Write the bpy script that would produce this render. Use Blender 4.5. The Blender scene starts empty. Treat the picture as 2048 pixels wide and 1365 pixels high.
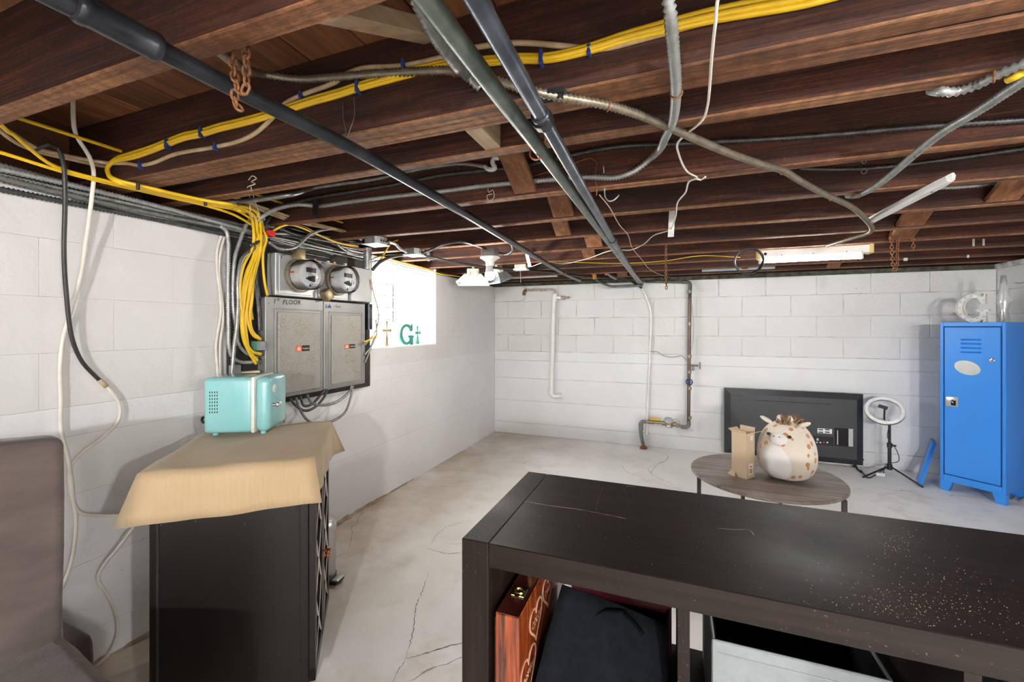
import bpy, bmesh, math, random
from mathutils import Vector, Matrix

# ------------------------------------------------------------------ camera, world, lights, exposure
F_PX, CX, HOR, EYE = 845.0, 1024.0, 655.0, 1.2       # focal length in px of a 2048x1365 frame, horizon row, eye height
YAW = math.atan(321.0 / 845.0)
scene = bpy.context.scene
col = scene.collection
cam_data = bpy.data.cameras.new('camera')
cam_data.sensor_fit = 'HORIZONTAL'; cam_data.sensor_width = 36.0
cam_data.lens = F_PX / 2048.0 * 36.0
cam_data.shift_y = -(682.5 - HOR) / 2048.0
cam_data.clip_start = 0.02
cam = bpy.data.objects.new('camera', cam_data)
cam.location = (0, 0, EYE); cam.rotation_euler = (math.pi / 2, 0, YAW)
col.objects.link(cam); scene.camera = cam

world = bpy.data.worlds.new('overcast_sky'); scene.world = world; world.use_nodes = True
bg = world.node_tree.nodes['Background']
bg.inputs[0].default_value = (0.97, 0.98, 1.0, 1); bg.inputs[1].default_value = 14.0
vs = scene.view_settings
vs.view_transform = 'Standard'; vs.look = 'None'; vs.gamma = 1.0; vs.use_curve_mapping = False
vs.exposure = 1.42

def add_light(name, kind, loc, energy, color, size=0.1, rot=None):
    l = bpy.data.lights.new(name, kind); l.energy = energy; l.color = color
    if kind == 'AREA': l.size = size
    else: l.shadow_soft_size = size
    o = bpy.data.objects.new(name, l); o.location = loc
    if rot: o.rotation_euler = rot
    col.objects.link(o); return o
# daylight enters by the window: a portal that only tells the renderer where the sky is seen
pt = add_light('window_daylight', 'AREA', (-2.13, 2.72, 1.36), 1.0, (1, 1, 1), 1.1, (0, -math.pi / 2, 0))
pt.data.shape = 'RECTANGLE'; pt.data.size = 0.62; pt.data.size_y = 1.15; pt.data.cycles.is_portal = True
BULBS = [((1.02, -2.55, 1.50), 128.0), ((1.95, -0.66, 1.46), 42.0)]      # bare ceiling bulbs behind the camera
for k, (loc, e) in enumerate(BULBS):
    add_light('ceiling_bulb_light', 'POINT', loc, e, (1.0, 0.99, 0.975), 0.045)

# ------------------------------------------------------------------ geometry helpers
CAM = Vector((0, 0, EYE))
FW = Vector((-math.sin(YAW), math.cos(YAW), 0)); RT = Vector((math.cos(YAW), math.sin(YAW), 0)); UP = Vector((0, 0, 1))
def P(u, v, x=None, y=None, z=None):
    """the point of the photograph's pixel on the plane x=, y= or z= of the room"""
    d = FW + RT * ((u - CX) / F_PX) + UP * ((HOR - v) / F_PX)
    if x is not None: t = x / d.x
    elif y is not None: t = y / d.y
    else: t = (z - EYE) / d.z
    return CAM + d * t
def PP(u, v, p0, n):
    d = FW + RT * ((u - CX) / F_PX) + UP * ((HOR - v) / F_PX)
    p0 = Vector(p0); n = Vector(n)
    return CAM + d * ((p0 - CAM).dot(n) / d.dot(n))
def PX(x, *uv): return [P(u, v, x=x) for u, v in uv]
def PY(y, *uv): return [P(u, v, y=y) for u, v in uv]
def PZ(z, *uv): return [P(u, v, z=z) for u, v in uv]

ORG = {}
def tag(o, label=None, cat=None, group=None, kind=None):
    if label: o['label'] = label
    if cat: o['category'] = cat
    if group: o['group'] = group
    if kind: o['kind'] = kind
    return o
def thing(name, label, cat, loc=(0, 0, 0), rotz=0.0, group=None, kind=None):
    o = bpy.data.objects.new(name, None); col.objects.link(o)
    o.empty_display_size = 0.05
    o.location = loc; o.rotation_euler = (0, 0, rotz)
    ORG[o.name] = Vector(loc)
    return tag(o, label, cat, group, kind)
def copy_tree(o, parent=None):
    c = o.copy(); col.objects.link(c)
    c.parent = parent
    ORG[c.name] = ORG.get(o.name, Vector()).copy()
    for ch in list(o.children): copy_tree(ch, c)
    return c

class MB:
    """collects geometry (world coordinates, or local ones with local=True at build) into one mesh"""
    def __init__(s): s.v = []; s.f = []
    def add(s, vs_, fs_):
        n = len(s.v); s.v += [Vector(p) for p in vs_]; s.f += [tuple(i + n for i in q) for q in fs_]; return s
    def box(s, a, b, M=None, ch=0.0):
        x0, y0, z0 = a; x1, y1, z1 = b
        if x0 > x1: x0, x1 = x1, x0
        if y0 > y1: y0, y1 = y1, y0
        if z0 > z1: z0, z1 = z1, z0
        if ch <= 0:
            vs_ = [Vector(p) for p in [(x0,y0,z0),(x1,y0,z0),(x1,y1,z0),(x0,y1,z0),(x0,y0,z1),(x1,y0,z1),(x1,y1,z1),(x0,y1,z1)]]
            fs_ = [(0,3,2,1),(4,5,6,7),(0,1,5,4),(1,2,6,5),(2,3,7,6),(3,0,4,7)]
        else:                                   # chamfered box: 24 vertices
            bm = bmesh.new(); bmesh.ops.create_cube(bm, size=1)
            for w in bm.verts: w.co = Vector(((x0+x1)/2 + w.co.x*(x1-x0), (y0+y1)/2 + w.co.y*(y1-y0), (z0+z1)/2 + w.co.z*(z1-z0)))
            bmesh.ops.bevel(bm, geom=bm.edges[:], offset=ch, segments=1, profile=0.5, affect='EDGES')
            bm.verts.index_update(); vs_ = [w.co.copy() for w in bm.verts]; fs_ = [tuple(w.index for w in q.verts) for q in bm.faces]; bm.free()
        if M is not None: vs_ = [M @ p for p in vs_]
        return s.add(vs_, fs_)
    def rbox(s, a, b, r, seg=4, M=None):
        """box with all edges rounded"""
        bm = bmesh.new(); bmesh.ops.create_cube(bm, size=1)
        a = Vector(a); b = Vector(b); c = (a + b) / 2; d = b - a
        for w in bm.verts: w.co = Vector((c.x + w.co.x*abs(d.x), c.y + w.co.y*abs(d.y), c.z + w.co.z*abs(d.z)))
        bmesh.ops.bevel(bm, geom=bm.edges[:], offset=r, segments=seg, profile=0.5, affect='EDGES')
        bm.verts.index_update(); vs_ = [w.co.copy() for w in bm.verts]; fs_ = [tuple(w.index for w in q.verts) for q in bm.faces]; bm.free()
        if M is not None: vs_ = [M @ p for p in vs_]
        return s.add(vs_, fs_)
    def cyl(s, p0, p1, r0, r1=None, n=12, caps=True):
        p0 = Vector(p0); p1 = Vector(p1); r1 = r0 if r1 is None else r1
        a = (p1 - p0).normalized(); e = Vector((0, 0, 1)) if abs(a.z) < .9 else Vector((1, 0, 0))
        u = a.cross(e).normalized(); w = a.cross(u)
        vs_ = []
        for k in range(n):
            t = 2 * math.pi * k / n; d = u * math.cos(t) + w * math.sin(t)
            vs_ += [p0 + d * r0, p1 + d * r1]
        fs_ = [(2*k, 2*((k+1) % n), 2*((k+1) % n)+1, 2*k+1) for k in range(n)]
        if caps: fs_ += [tuple(2*k for k in range(n))[::-1], tuple(2*k+1 for k in range(n))]
        return s.add(vs_, fs_)
    def lathe(s, prof, c, axis=(0, 0, 1), n=24, cap=True):
        """prof: list of (radius, height along axis)"""
        c = Vector(c); a = Vector(axis).normalized(); e = Vector((0, 0, 1)) if abs(a.z) < .9 else Vector((1, 0, 0))
        u = a.cross(e).normalized(); w = a.cross(u); m = len(prof); vs_ = []
        for k in range(n):
            t = 2*math.pi*k/n; d = u*math.cos(t) + w*math.sin(t)
            vs_ += [c + d*r + a*h for r, h in prof]
        fs_ = []
        for k in range(n):
            k2 = (k+1) % n
            for j in range(m-1): fs_.append((k*m+j, k2*m+j, k2*m+j+1, k*m+j+1))
        if cap:
            fs_ += [tuple(k*m for k in range(n))[::-1], tuple(k*m+m-1 for k in range(n))]
        return s.add(vs_, fs_)
    def ball(s, c, r, n=12, m=8, sc=(1, 1, 1), M=None):
        c = Vector(c); vs_ = []; fs_ = []
        for i in range(m+1):
            th = math.pi*i/m
            for k in range(n):
                t = 2*math.pi*k/n
                p = Vector((math.sin(th)*math.cos(t)*r*sc[0], math.sin(th)*math.sin(t)*r*sc[1], math.cos(th)*r*sc[2]))
                if M is not None: p = M @ p
                vs_.append(c + p)
        for i in range(m):
            for k in range(n): fs_.append((i*n+k, (i+1)*n+k, (i+1)*n+(k+1) % n, i*n+(k+1) % n))
        return s.add(vs_, fs_)
    def tube(s, pts, r, n=8, ridge=0.0, pitch=0.0, step=0.02, closed=False, raw=False, flat=1.0, caps=True):
        """swept tube along a smooth curve; ridge/pitch give the wound steel armour of BX cable"""
        pts = [Vector(p) for p in pts]
        path = pts if raw else resample(pts, (pitch / 2 if pitch else step), closed)
        m = len(path); rings = []
        T0 = (path[1] - path[0]).normalized(); e = Vector((0, 0, 1)) if abs(T0.z) < .9 else Vector((1, 0, 0))
        u = T0.cross(e).normalized()
        vs_ = []
        for i in range(m):
            a = path[(i+1) % m] if (closed or i < m-1) else path[i]
            b = path[i-1] if (closed or i > 0) else path[i]
            T = (a - b)
            if T.length < 1e-9: T = T0.copy()
            T.normalize(); u = (u - T * u.dot(T))
            if u.length < 1e-6: u = T.cross(Vector((1, 0, 0)))
            u.normalize(); w = T.cross(u)
            rr = r * (1 + (ridge if i % 2 else -ridge)) if ridge else r
            for k in range(n):
                t = 2*math.pi*k/n; vs_.append(path[i] + u*(math.cos(t)*rr) + w*(math.sin(t)*rr*flat))
        fs_ = []
        for i in range(m if closed else m-1):
            i2 = (i+1) % m
            for k in range(n): fs_.append((i*n+k, i*n+(k+1) % n, i2*n+(k+1) % n, i2*n+k))
        if caps and not closed: fs_ += [tuple(range(n))[::-1], tuple((m-1)*n+k for k in range(n))]
        return s.add(vs_, fs_)
    def torus(s, c, axis, R, r, n=24, m=8):
        c = Vector(c); a = Vector(axis).normalized(); e = Vector((0, 0, 1)) if abs(a.z) < .9 else Vector((1, 0, 0))
        u = a.cross(e).normalized(); w = a.cross(u)
        return s.tube([c + u*(R*math.cos(2*math.pi*k/n)) + w*(R*math.sin(2*math.pi*k/n)) for k in range(n)], r, n=m, closed=True, raw=True)
    def prism(s, poly, org, ex, ey, depth):
        """extrude a 2-D polygon (list of (a,b)) lying in org + a*ex + b*ey along ex x ey by depth"""
        org = Vector(org); ex = Vector(ex); ey = Vector(ey); nn = ex.cross(ey).normalized(); n = len(poly)
        vs_ = [org + ex*a + ey*b for a, b in poly] + [org + ex*a + ey*b + nn*depth for a, b in poly]
        fs_ = [tuple(range(n))[::-1], tuple(range(n, 2*n))] + [(k, (k+1) % n, (k+1) % n + n, k + n) for k in range(n)]
        return s.add(vs_, fs_)
    def xf(s, M): s.v = [M @ p for p in s.v]; return s
    def build(s, name, mat, parent=None, local=False, smooth=False, angle=40, label=None, cat=None, group=None, kind=None, seam=None):
        vs_ = s.v
        if parent is not None:
            org = Vector() if local else ORG.get(parent.name, Vector())
        else:
            if local: org = Vector()
            else:
                lo = [min(p[i] for p in vs_) for i in range(3)]; hi = [max(p[i] for p in vs_) for i in range(3)]
                org = Vector(((lo[0]+hi[0])/2, (lo[1]+hi[1])/2, lo[2]))
        me = bpy.data.meshes.new(name)
        me.from_pydata([tuple(p - org) for p in vs_], [], s.f)
        bm = bmesh.new(); bm.from_mesh(me); bmesh.ops.recalc_face_normals(bm, faces=bm.faces[:]); bm.to_mesh(me); bm.free()
        o = bpy.data.objects.new(name, me); col.objects.link(o)
        if mat: me.materials.append(M_(mat))
        if smooth:
            me.polygons.foreach_set('use_smooth', [True] * len(me.polygons))
            if angle: me.set_sharp_from_angle(angle=math.radians(angle))
        if parent is not None: o.parent = parent; ORG[o.name] = org.copy()
        else: o.location = org; ORG[o.name] = org.copy()
        return tag(o, label, cat, group, kind)

def resample(pts, step, closed=False):
    n = len(pts); out = []
    if n == 2 and not closed:
        k = max(1, int((pts[1]-pts[0]).length / step)); return [pts[0].lerp(pts[1], i/k) for i in range(k+1)]
    rng_ = range(n if closed else n-1)
    for i in rng_:
        p1 = pts[i]; p2 = pts[(i+1) % n]
        p0 = pts[i-1] if (closed or i > 0) else p1*2 - p2
        p3 = pts[(i+2) % n] if (closed or i < n-2) else p2*2 - p1
        # centripetal catmull-rom
        def tj(t, a, b): return t + max((b-a).length, 1e-6) ** 0.5
        t0 = 0; t1 = tj(t0, p0, p1); t2 = tj(t1, p1, p2); t3 = tj(t2, p2, p3)
        k = max(1, round((p2-p1).length / step))
        for j in range(k):
            t = t1 + (t2-t1)*j/k
            A1 = p0*((t1-t)/(t1-t0)) + p1*((t-t0)/(t1-t0)); A2 = p1*((t2-t)/(t2-t1)) + p2*((t-t1)/(t2-t1)); A3 = p2*((t3-t)/(t3-t2)) + p3*((t-t2)/(t3-t2))
            B1 = A1*((t2-t)/(t2-t0)) + A2*((t-t0)/(t2-t0)); B2 = A2*((t3-t)/(t3-t1)) + A3*((t-t1)/(t3-t1))
            out.append(B1*((t2-t)/(t2-t1)) + B2*((t-t1)/(t2-t1)))
    if not closed: out.append(pts[-1].copy())
    return out

def text_mb(body, size, org, ex, ey, depth=0.0006, shear=0.0, spacing=1.0, bold=0.0):
    cu = bpy.data.curves.new('lettering', 'FONT'); cu.body = body; cu.size = size; cu.shear = shear; cu.space_character = spacing; cu.offset = bold
    cu.resolution_u = 3
    to = bpy.data.objects.new('lettering', cu); col.objects.link(to)
    dg = bpy.context.evaluated_depsgraph_get(); me = bpy.data.meshes.new_from_object(to.evaluated_get(dg))
    ex = Vector(ex).normalized(); ey = Vector(ey).normalized(); nn = ex.cross(ey); org = Vector(org)
    m = MB(); m.add([org + ex*w.co.x + ey*w.co.y + nn*depth for w in me.vertices], [tuple(p.vertices) for p in me.polygons])
    bpy.data.objects.remove(to); bpy.data.curves.remove(cu); bpy.data.meshes.remove(me)
    return m

# ------------------------------------------------------------------ materials (all procedural)
MATS = {}
def M_(m): return MATS[m] if isinstance(m, str) else m
def new_mat(name):
    m = bpy.data.materials.new(name); m.use_nodes = True; MATS[name] = m
    nt = m.node_tree; return m, nt, nt.nodes['Principled BSDF']
def N(nt, kind, **kw):
    n = nt.nodes.new(kind)
    for k, w in kw.items():
        if k.startswith('i_'):
            key = k[2:]; n.inputs[int(key) if key.isdigit() else key.replace('_', ' ')].default_value = w
        else: setattr(n, k, w)
    return n
def rgba(c): return (c[0], c[1], c[2], 1)
def coords(nt, stretch=(1, 1, 1), rand=True):
    tc = N(nt, 'ShaderNodeTexCoord'); mp = N(nt, 'ShaderNodeMapping'); mp.inputs['Scale'].default_value = stretch
    nt.links.new(tc.outputs['Object'], mp.inputs['Vector'])
    if rand:
        oi = N(nt, 'ShaderNodeObjectInfo'); ml = N(nt, 'ShaderNodeMath', operation='MULTIPLY'); ml.inputs[1].default_value = 37.0
        nt.links.new(oi.outputs['Random'], ml.inputs[0]); cb = N(nt, 'ShaderNodeCombineXYZ')
        for k in range(3): nt.links.new(ml.outputs[0], cb.inputs[k])
        nt.links.new(cb.outputs[0], mp.inputs['Location'])
    return mp.outputs['Vector']
def ramp(nt, fac, stops):
    r = N(nt, 'ShaderNodeValToRGB'); e = r.color_ramp.elements
    while len(e) < len(stops): e.new(0.5)
    for k, (p, c) in enumerate(stops): e[k].position = p; e[k].color = rgba(c)
    nt.links.new(fac, r.inputs[0]); return r.outputs[0]
def noise(nt, vec, scale, detail=4, rough=0.55, dist=0.0):
    n = N(nt, 'ShaderNodeTexNoise'); n.inputs['Scale'].default_value = scale; n.inputs['Detail'].default_value = detail
    n.inputs['Roughness'].default_value = rough; n.inputs['Distortion'].default_value = dist
    nt.links.new(vec, n.inputs['Vector']); return n.outputs['Fac']
def mix(nt, fac, a, b, mode='MIX'):
    n = N(nt, 'ShaderNodeMix', data_type='RGBA', blend_type=mode)
    for sock, w in ((n.inputs[0], fac), (n.inputs[6], a), (n.inputs[7], b)):
        if hasattr(w, 'links') or hasattr(w, 'is_linked'): nt.links.new(w, sock)
        elif isinstance(w, (int, float)): sock.default_value = w
        else: sock.default_value = rgba(w)
    return n.outputs[2]
def bump(nt, bsdf, h, strength=0.3, dist=0.01):
    b = N(nt, 'ShaderNodeBump'); b.inputs['Strength'].default_value = strength; b.inputs['Distance'].default_value = dist
    nt.links.new(h, b.inputs['Height']); nt.links.new(b.outputs[0], bsdf.inputs['Normal']); return b
def plain(name, c, rough=0.5, metal=0.0, c2=None, scale=30, bmp=0.0, bscale=200, spec=None, coat=0.0, stretch=(1, 1, 1), lo=0.35, hi=0.65, trans=0.0):
    m, nt, b = new_mat(name)
    b.inputs['Roughness'].default_value = rough; b.inputs['Metallic'].default_value = metal
    if spec is not None: b.inputs['Specular IOR Level'].default_value = spec
    if coat: b.inputs['Coat Weight'].default_value = coat; b.inputs['Coat Roughness'].default_value = 0.08
    if trans: b.inputs['Transmission Weight'].default_value = trans
    v = coords(nt, stretch)
    c2 = c2 or tuple(min(1, k*0.82) for k in c)
    nt.links.new(ramp(nt, noise(nt, v, scale), [(lo, c), (hi, c2)]), b.inputs['Base Color'])
    if bmp: bump(nt, b, noise(nt, v, bscale, 3), bmp, 0.003)
    return m
def wood(name, dark, mid, light, axis=0, grain=60, rough=0.7, bmp=0.25, coat=0.0, spots=None, along=1.2, var=0.35):
    m, nt, b = new_mat(name); b.inputs['Roughness'].default_value = rough
    st = [grain]*3; st[axis] = along
    v = coords(nt, tuple(st)); g = noise(nt, v, 1.0, 5, 0.62, 0.6)
    c = ramp(nt, g, [(0.28, dark), (0.5, mid), (0.74, light)])
    v2 = coords(nt, (1, 1, 1)); blot = noise(nt, v2, 5.0, 4)
    c = mix(nt, ramp(nt, blot, [(0.35, (0, 0, 0)), (0.7, (1, 1, 1))]), c, mix(nt, 1.0, c, (0.62, 0.55, 0.5), 'MULTIPLY'))
    if var:
        oi = N(nt, 'ShaderNodeObjectInfo')
        c = mix(nt, 1.0, c, ramp(nt, oi.outputs['Random'], [(0.0, (1-var,)*3), (1.0, (1+var*0.2,)*3)]), 'MULTIPLY')
    if spots:
        sp = noise(nt, v2, 90.0, 2); c = mix(nt, ramp(nt, sp, [(0.70, (0, 0, 0)), (0.76, (1, 1, 1))]), c, spots)
    nt.links.new(c, b.inputs['Base Color'])
    if coat: b.inputs['Coat Weight'].default_value = coat; b.inputs['Coat Roughness'].default_value = 0.2
    bump(nt, b, g, bmp, 0.004); return m

def crack_mask(nt, v, scale, width, detail_scale=6.0, amount=0.12):
    """thin meandering lines (voronoi edges in noise-warped space), 1 on the crack"""
    nz = N(nt, 'ShaderNodeTexNoise'); nz.inputs['Scale'].default_value = detail_scale; nz.inputs['Detail'].default_value = 5
    nt.links.new(v, nz.inputs['Vector'])
    vm = N(nt, 'ShaderNodeVectorMath', operation='MULTIPLY_ADD'); vm.inputs[1].default_value = (amount,)*3
    nt.links.new(nz.outputs['Color'], vm.inputs[0]); nt.links.new(v, vm.inputs[2])
    vo = N(nt, 'ShaderNodeTexVoronoi', feature='DISTANCE_TO_EDGE'); vo.inputs['Scale'].default_value = scale
    nt.links.new(vm.outputs[0], vo.inputs['Vector'])
    return ramp(nt, vo.outputs['Distance'], [(0.0, (1, 1, 1)), (width, (0, 0, 0))])

def wall_mat(name, c1, c2, bs=0.22):
    m, nt, b = new_mat(name); b.inputs['Roughness'].default_value = 0.62
    v = coords(nt, rand=False)
    base = ramp(nt, noise(nt, v, 2.2, 5), [(0.3, c1), (0.7, c2)])
    sp = noise(nt, v, 55.0, 3, 0.7); patch = noise(nt, v, 1.6, 3)
    spm = mix(nt, 1.0, ramp(nt, sp, [(0.66, (0, 0, 0)), (0.73, (1, 1, 1))]), ramp(nt, patch, [(0.48, (0, 0, 0)), (0.62, (1, 1, 1))]), 'MULTIPLY')
    base = mix(nt, spm, base, (0.16, 0.14, 0.13))
    nt.links.new(base, b.inputs['Base Color'])
    h1 = noise(nt, v, 14.0, 6, 0.65); h2 = noise(nt, v, 70.0, 4)
    ad = N(nt, 'ShaderNodeMath', operation='MULTIPLY_ADD'); ad.inputs[1].default_value = 0.35
    nt.links.new(h2, ad.inputs[0]); nt.links.new(h1, ad.inputs[2])
    bump(nt, b, ad.outputs[0], bs, 0.014); return m
wall_mat('wall_paint', (0.68, 0.68, 0.67), (0.61, 0.605, 0.595))
wall_mat('wall_paint_block', (0.68, 0.68, 0.67), (0.61, 0.605, 0.595), 0.5)
wall_mat('wall_paint_low', (0.72, 0.725, 0.73), (0.66, 0.66, 0.66))
plain('joint_clean', (0.42, 0.40, 0.38), 0.9, c2=(0.65, 0.645, 0.63), scale=6, lo=0.30, hi=0.42)
plain('joint_dirt', (0.25, 0.23, 0.21), 0.9, c2=(0.63, 0.62, 0.60), scale=7, lo=0.36, hi=0.50)

m, nt, b = new_mat('concrete_floor'); b.inputs['Roughness'].default_value = 0.5
v = coords(nt, rand=False)
c = ramp(nt, noise(nt, v, 1.3, 6, 0.6), [(0.28, (0.64, 0.615, 0.575)), (0.5, (0.80, 0.785, 0.755)), (0.75, (0.86, 0.85, 0.835))])
rust = noise(nt, v, 2.4, 6, 0.7)
c = mix(nt, ramp(nt, rust, [(0.55, (0, 0, 0)), (0.75, (0.7, 0.7, 0.7))]), c, (0.52, 0.41, 0.32))
sx = N(nt, 'ShaderNodeSeparateXYZ'); nt.links.new(v, sx.inputs[0])          # brown stain by the left wall, dresser shade and colour cast painted in
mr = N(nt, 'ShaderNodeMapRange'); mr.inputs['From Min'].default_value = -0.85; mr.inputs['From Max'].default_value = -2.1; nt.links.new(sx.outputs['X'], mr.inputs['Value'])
stain_shade = mix(nt, 1.0, ramp(nt, noise(nt, v, 1.7, 5, .65), [(.30, (.15, .15, .15)), (.65, (1, 1, 1))]), mr.outputs[0], 'MULTIPLY')
c = mix(nt, stain_shade, c, (0.42, 0.33, 0.235))
fine = noise(nt, v, 75.0, 5, 0.75)
c = mix(nt, ramp(nt, fine, [(0.63, (0, 0, 0)), (0.74, (0.75, 0.75, 0.75))]), c, (0.30, 0.26, 0.23))
cr = crack_mask(nt, v, 1.1, 0.0032)
brk = ramp(nt, noise(nt, v, 2.1, 3), [(0.52, (0, 0, 0)), (0.60, (.8, .8, .8))])
crk = mix(nt, 1.0, cr, brk, 'MULTIPLY')
c = mix(nt, crk, c, (0.13, 0.11, 0.09))
nt.links.new(c, b.inputs['Base Color'])
sub = N(nt, 'ShaderNodeMath', operation='SUBTRACT'); nt.links.new(noise(nt, v, 9.0, 6), sub.inputs[0]); nt.links.new(crk, sub.inputs[1])
bump(nt, b, sub.outputs[0], 0.25, 0.008)

m, nt, b = new_mat('joist_wood'); b.inputs['Roughness'].default_value = .72       # dark sides, paler saw-marked undersides, split by face normal
g1 = noise(nt, coords(nt, (2.2, 75, 75)), 1.0, 6, .68, .5); g2 = noise(nt, coords(nt, (1, 3, 3)), 3.2, 6, .7); g3 = noise(nt, coords(nt, (9, 5, 5)), 5.0, 5, .75)
side = ramp(nt, g1, [(.28, (.019, .0048, .0024)), (.5, (.070, .0185, .0076)), (.76, (.185, .060, .024))])
side = mix(nt, ramp(nt, g2, [(.38, (0, 0, 0)), (.62, (1, 1, 1))]), mix(nt, 1.0, side, (.48, .40, .38), 'MULTIPLY'), side)
g4 = noise(nt, coords(nt, (16, 40, 40)), 4.0, 4, .7)
side = mix(nt, .8, side, mix(nt, 1.0, side, ramp(nt, g4, [(.3, (.35, .32, .32)), (.55, (1, 1, 1)), (.75, (1.5, 1.45, 1.4))]), 'MULTIPLY'))
side = mix(nt, ramp(nt, g3, [(.60, (0, 0, 0)), (.80, (.55, .55, .55))]), side, (.20, .085, .045))
wv = N(nt, 'ShaderNodeTexWave'); wv.inputs['Scale'].default_value = 7; wv.inputs['Distortion'].default_value = 3.0; wv.inputs['Detail'].default_value = 3; nt.links.new(coords(nt, (1, .45, 1)), wv.inputs['Vector'])
edge = ramp(nt, g1, [(.28, (.085, .030, .012)), (.5, (.29, .125, .048)), (.75, (.52, .27, .12))])
edge = mix(nt, .35, edge, mix(nt, 1.0, edge, ramp(nt, wv.outputs['Fac'], [(.2, (.55, .55, .55)), (.6, (1.1, 1.1, 1.1))]), 'MULTIPLY'))
edge = mix(nt, .8, edge, mix(nt, 1.0, edge, ramp(nt, g4, [(.3, (.45, .40, .38)), (.55, (1, 1, 1)), (.75, (1.3, 1.3, 1.25))]), 'MULTIPLY'))
edge = mix(nt, ramp(nt, g2, [(.40, (0, 0, 0)), (.60, (1, 1, 1))]), mix(nt, 1.0, edge, (.55, .48, .45), 'MULTIPLY'), edge)
ge = N(nt, 'ShaderNodeNewGeometry'); sx_ = N(nt, 'ShaderNodeSeparateXYZ'); nt.links.new(ge.outputs['True Normal'], sx_.inputs[0]); lt_ = N(nt, 'ShaderNodeMath', operation='LESS_THAN'); lt_.inputs[1].default_value = -.5
nt.links.new(sx_.outputs['Z'], lt_.inputs[0])
oi = N(nt, 'ShaderNodeObjectInfo'); cc_ = mix(nt, lt_.outputs[0], side, edge); cc_ = mix(nt, 1.0, cc_, ramp(nt, oi.outputs['Random'], [(0, (.8, .8, .8)), (1, (1.12, 1.08, 1.05))]), 'MULTIPLY')
nt.links.new(cc_, b.inputs['Base Color']); bump(nt, b, g1, .5, .006)
wood('joist_wood_cross', (0.10, 0.035, 0.014), (0.20, 0.075, 0.03), (0.32, 0.14, 0.06), axis=1, grain=34, rough=0.75)
wood('deck_wood', (0.10, 0.034, 0.011), (0.22, 0.082, 0.027), (0.34, 0.14, 0.05), axis=1, grain=30, rough=0.75)
wood('bridging_wood', (0.15, 0.055, 0.022), (0.30, 0.125, 0.05), (0.44, 0.22, 0.10), axis=1, grain=40, rough=0.75)
wood('pale_wood', (0.36, 0.25, 0.14), (0.52, 0.38, 0.23), (0.64, 0.50, 0.33), axis=1, grain=30, rough=0.75)
plain('sill_dark', (0.035, 0.035, 0.022), 0.9, c2=(0.10, 0.10, 0.075), scale=18, bmp=0.5, bscale=60)
plain('black_hole', (0.012, 0.010, 0.009), 0.9)
# ------------------------------------------------------------------ the room: floor, walls of painted block over poured concrete, joist ceiling
rnd = random.Random(7)
XL, XR, YB, YF = -1.91, 2.385, 4.46, -3.40            # inner faces: left, right, back, behind the camera
WTOP, JB, JT = 1.66, 1.70, 1.92                       # wall top, joist bottom, joist top
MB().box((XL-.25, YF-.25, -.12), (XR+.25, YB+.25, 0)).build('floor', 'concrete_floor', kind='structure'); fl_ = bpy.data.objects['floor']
WY0, WY1, WZ0 = 2.10, 3.18, 1.05                      # window opening in the left wall
g = .0045
wl = MB().box((XL-.21, YF, 0), (XL-g, YB+.2, WZ0-.004)).box((XL-.21, YF, WZ0-.004), (XL-g, WY0-.004, WTOP)).box((XL-.21, WY1+.004, WZ0-.004), (XL-g, YB+.2, WTOP)).build('wall_left', 'joint_clean', kind='structure')
wb = MB().box((XL-.2, YB+g, 0), (XR+.2, YB+.21, WTOP)).build('wall_back', 'joint_dirt', kind='structure')
wr = MB().box((XR+g, YF, 0), (XR+.2, YB+.2, JB)).build('wall_right', 'joint_dirt', kind='structure')
wf = MB().box((XL-.2, YF-.2, 0), (XR+.2, YF, JB)).build('wall_rear', 'wall_paint', kind='structure')
COURSE = [.931, 1.115, 1.30, 1.49, 1.662]
BANDS = [0.0, .13, .38, .63, .83, .931]
def block_piece(name, parent, face, a0, a1, z0, z1, mat, j=.0035, wob=.0016):
    """one block or form board of a wall: proud face with chamfered arrises"""
    if face == 'L': j, wob = .0005, .0004
    out = rnd.uniform(-wob, wob); d = .008; c = .0007 if face == 'L' else .0035
    A0, A1, Z0, Z1 = a0+j/2, a1-j/2, z0+j/2, z1-j/2
    def pt(a, z, o):
        if face == 'L': return (XL + o, a, z)
        if face == 'B': return (a, YB - o, z)
        return (XR - o, a, z)
    q = [pt(A0, Z0, -d), pt(A1, Z0, -d), pt(A1, Z1, -d), pt(A0, Z1, -d)]
    t = [rnd.uniform(-1, 1)*(.0005 if face == 'L' else .0012) for _ in range(4)]
    q += [pt(A0, Z0, out-c), pt(A1, Z0, out-c), pt(A1, Z1, out-c), pt(A0, Z1, out-c)]
    q += [pt(A0+c*1.3, Z0+c, out+t[0]), pt(A1-c*1.3, Z0+c, out+t[1]), pt(A1-c*1.3, Z1-c, out+t[2]), pt(A0+c*1.3, Z1-c, out+t[3])]
    fs = []
    for r in (0, 4):
        for k in range(4): fs.append((r+k, r+(k+1) % 4, r+4+(k+1) % 4, r+4+k))
    fs.append((8, 9, 10, 11))
    MB().add(q, fs).build(name, mat, parent)
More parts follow.
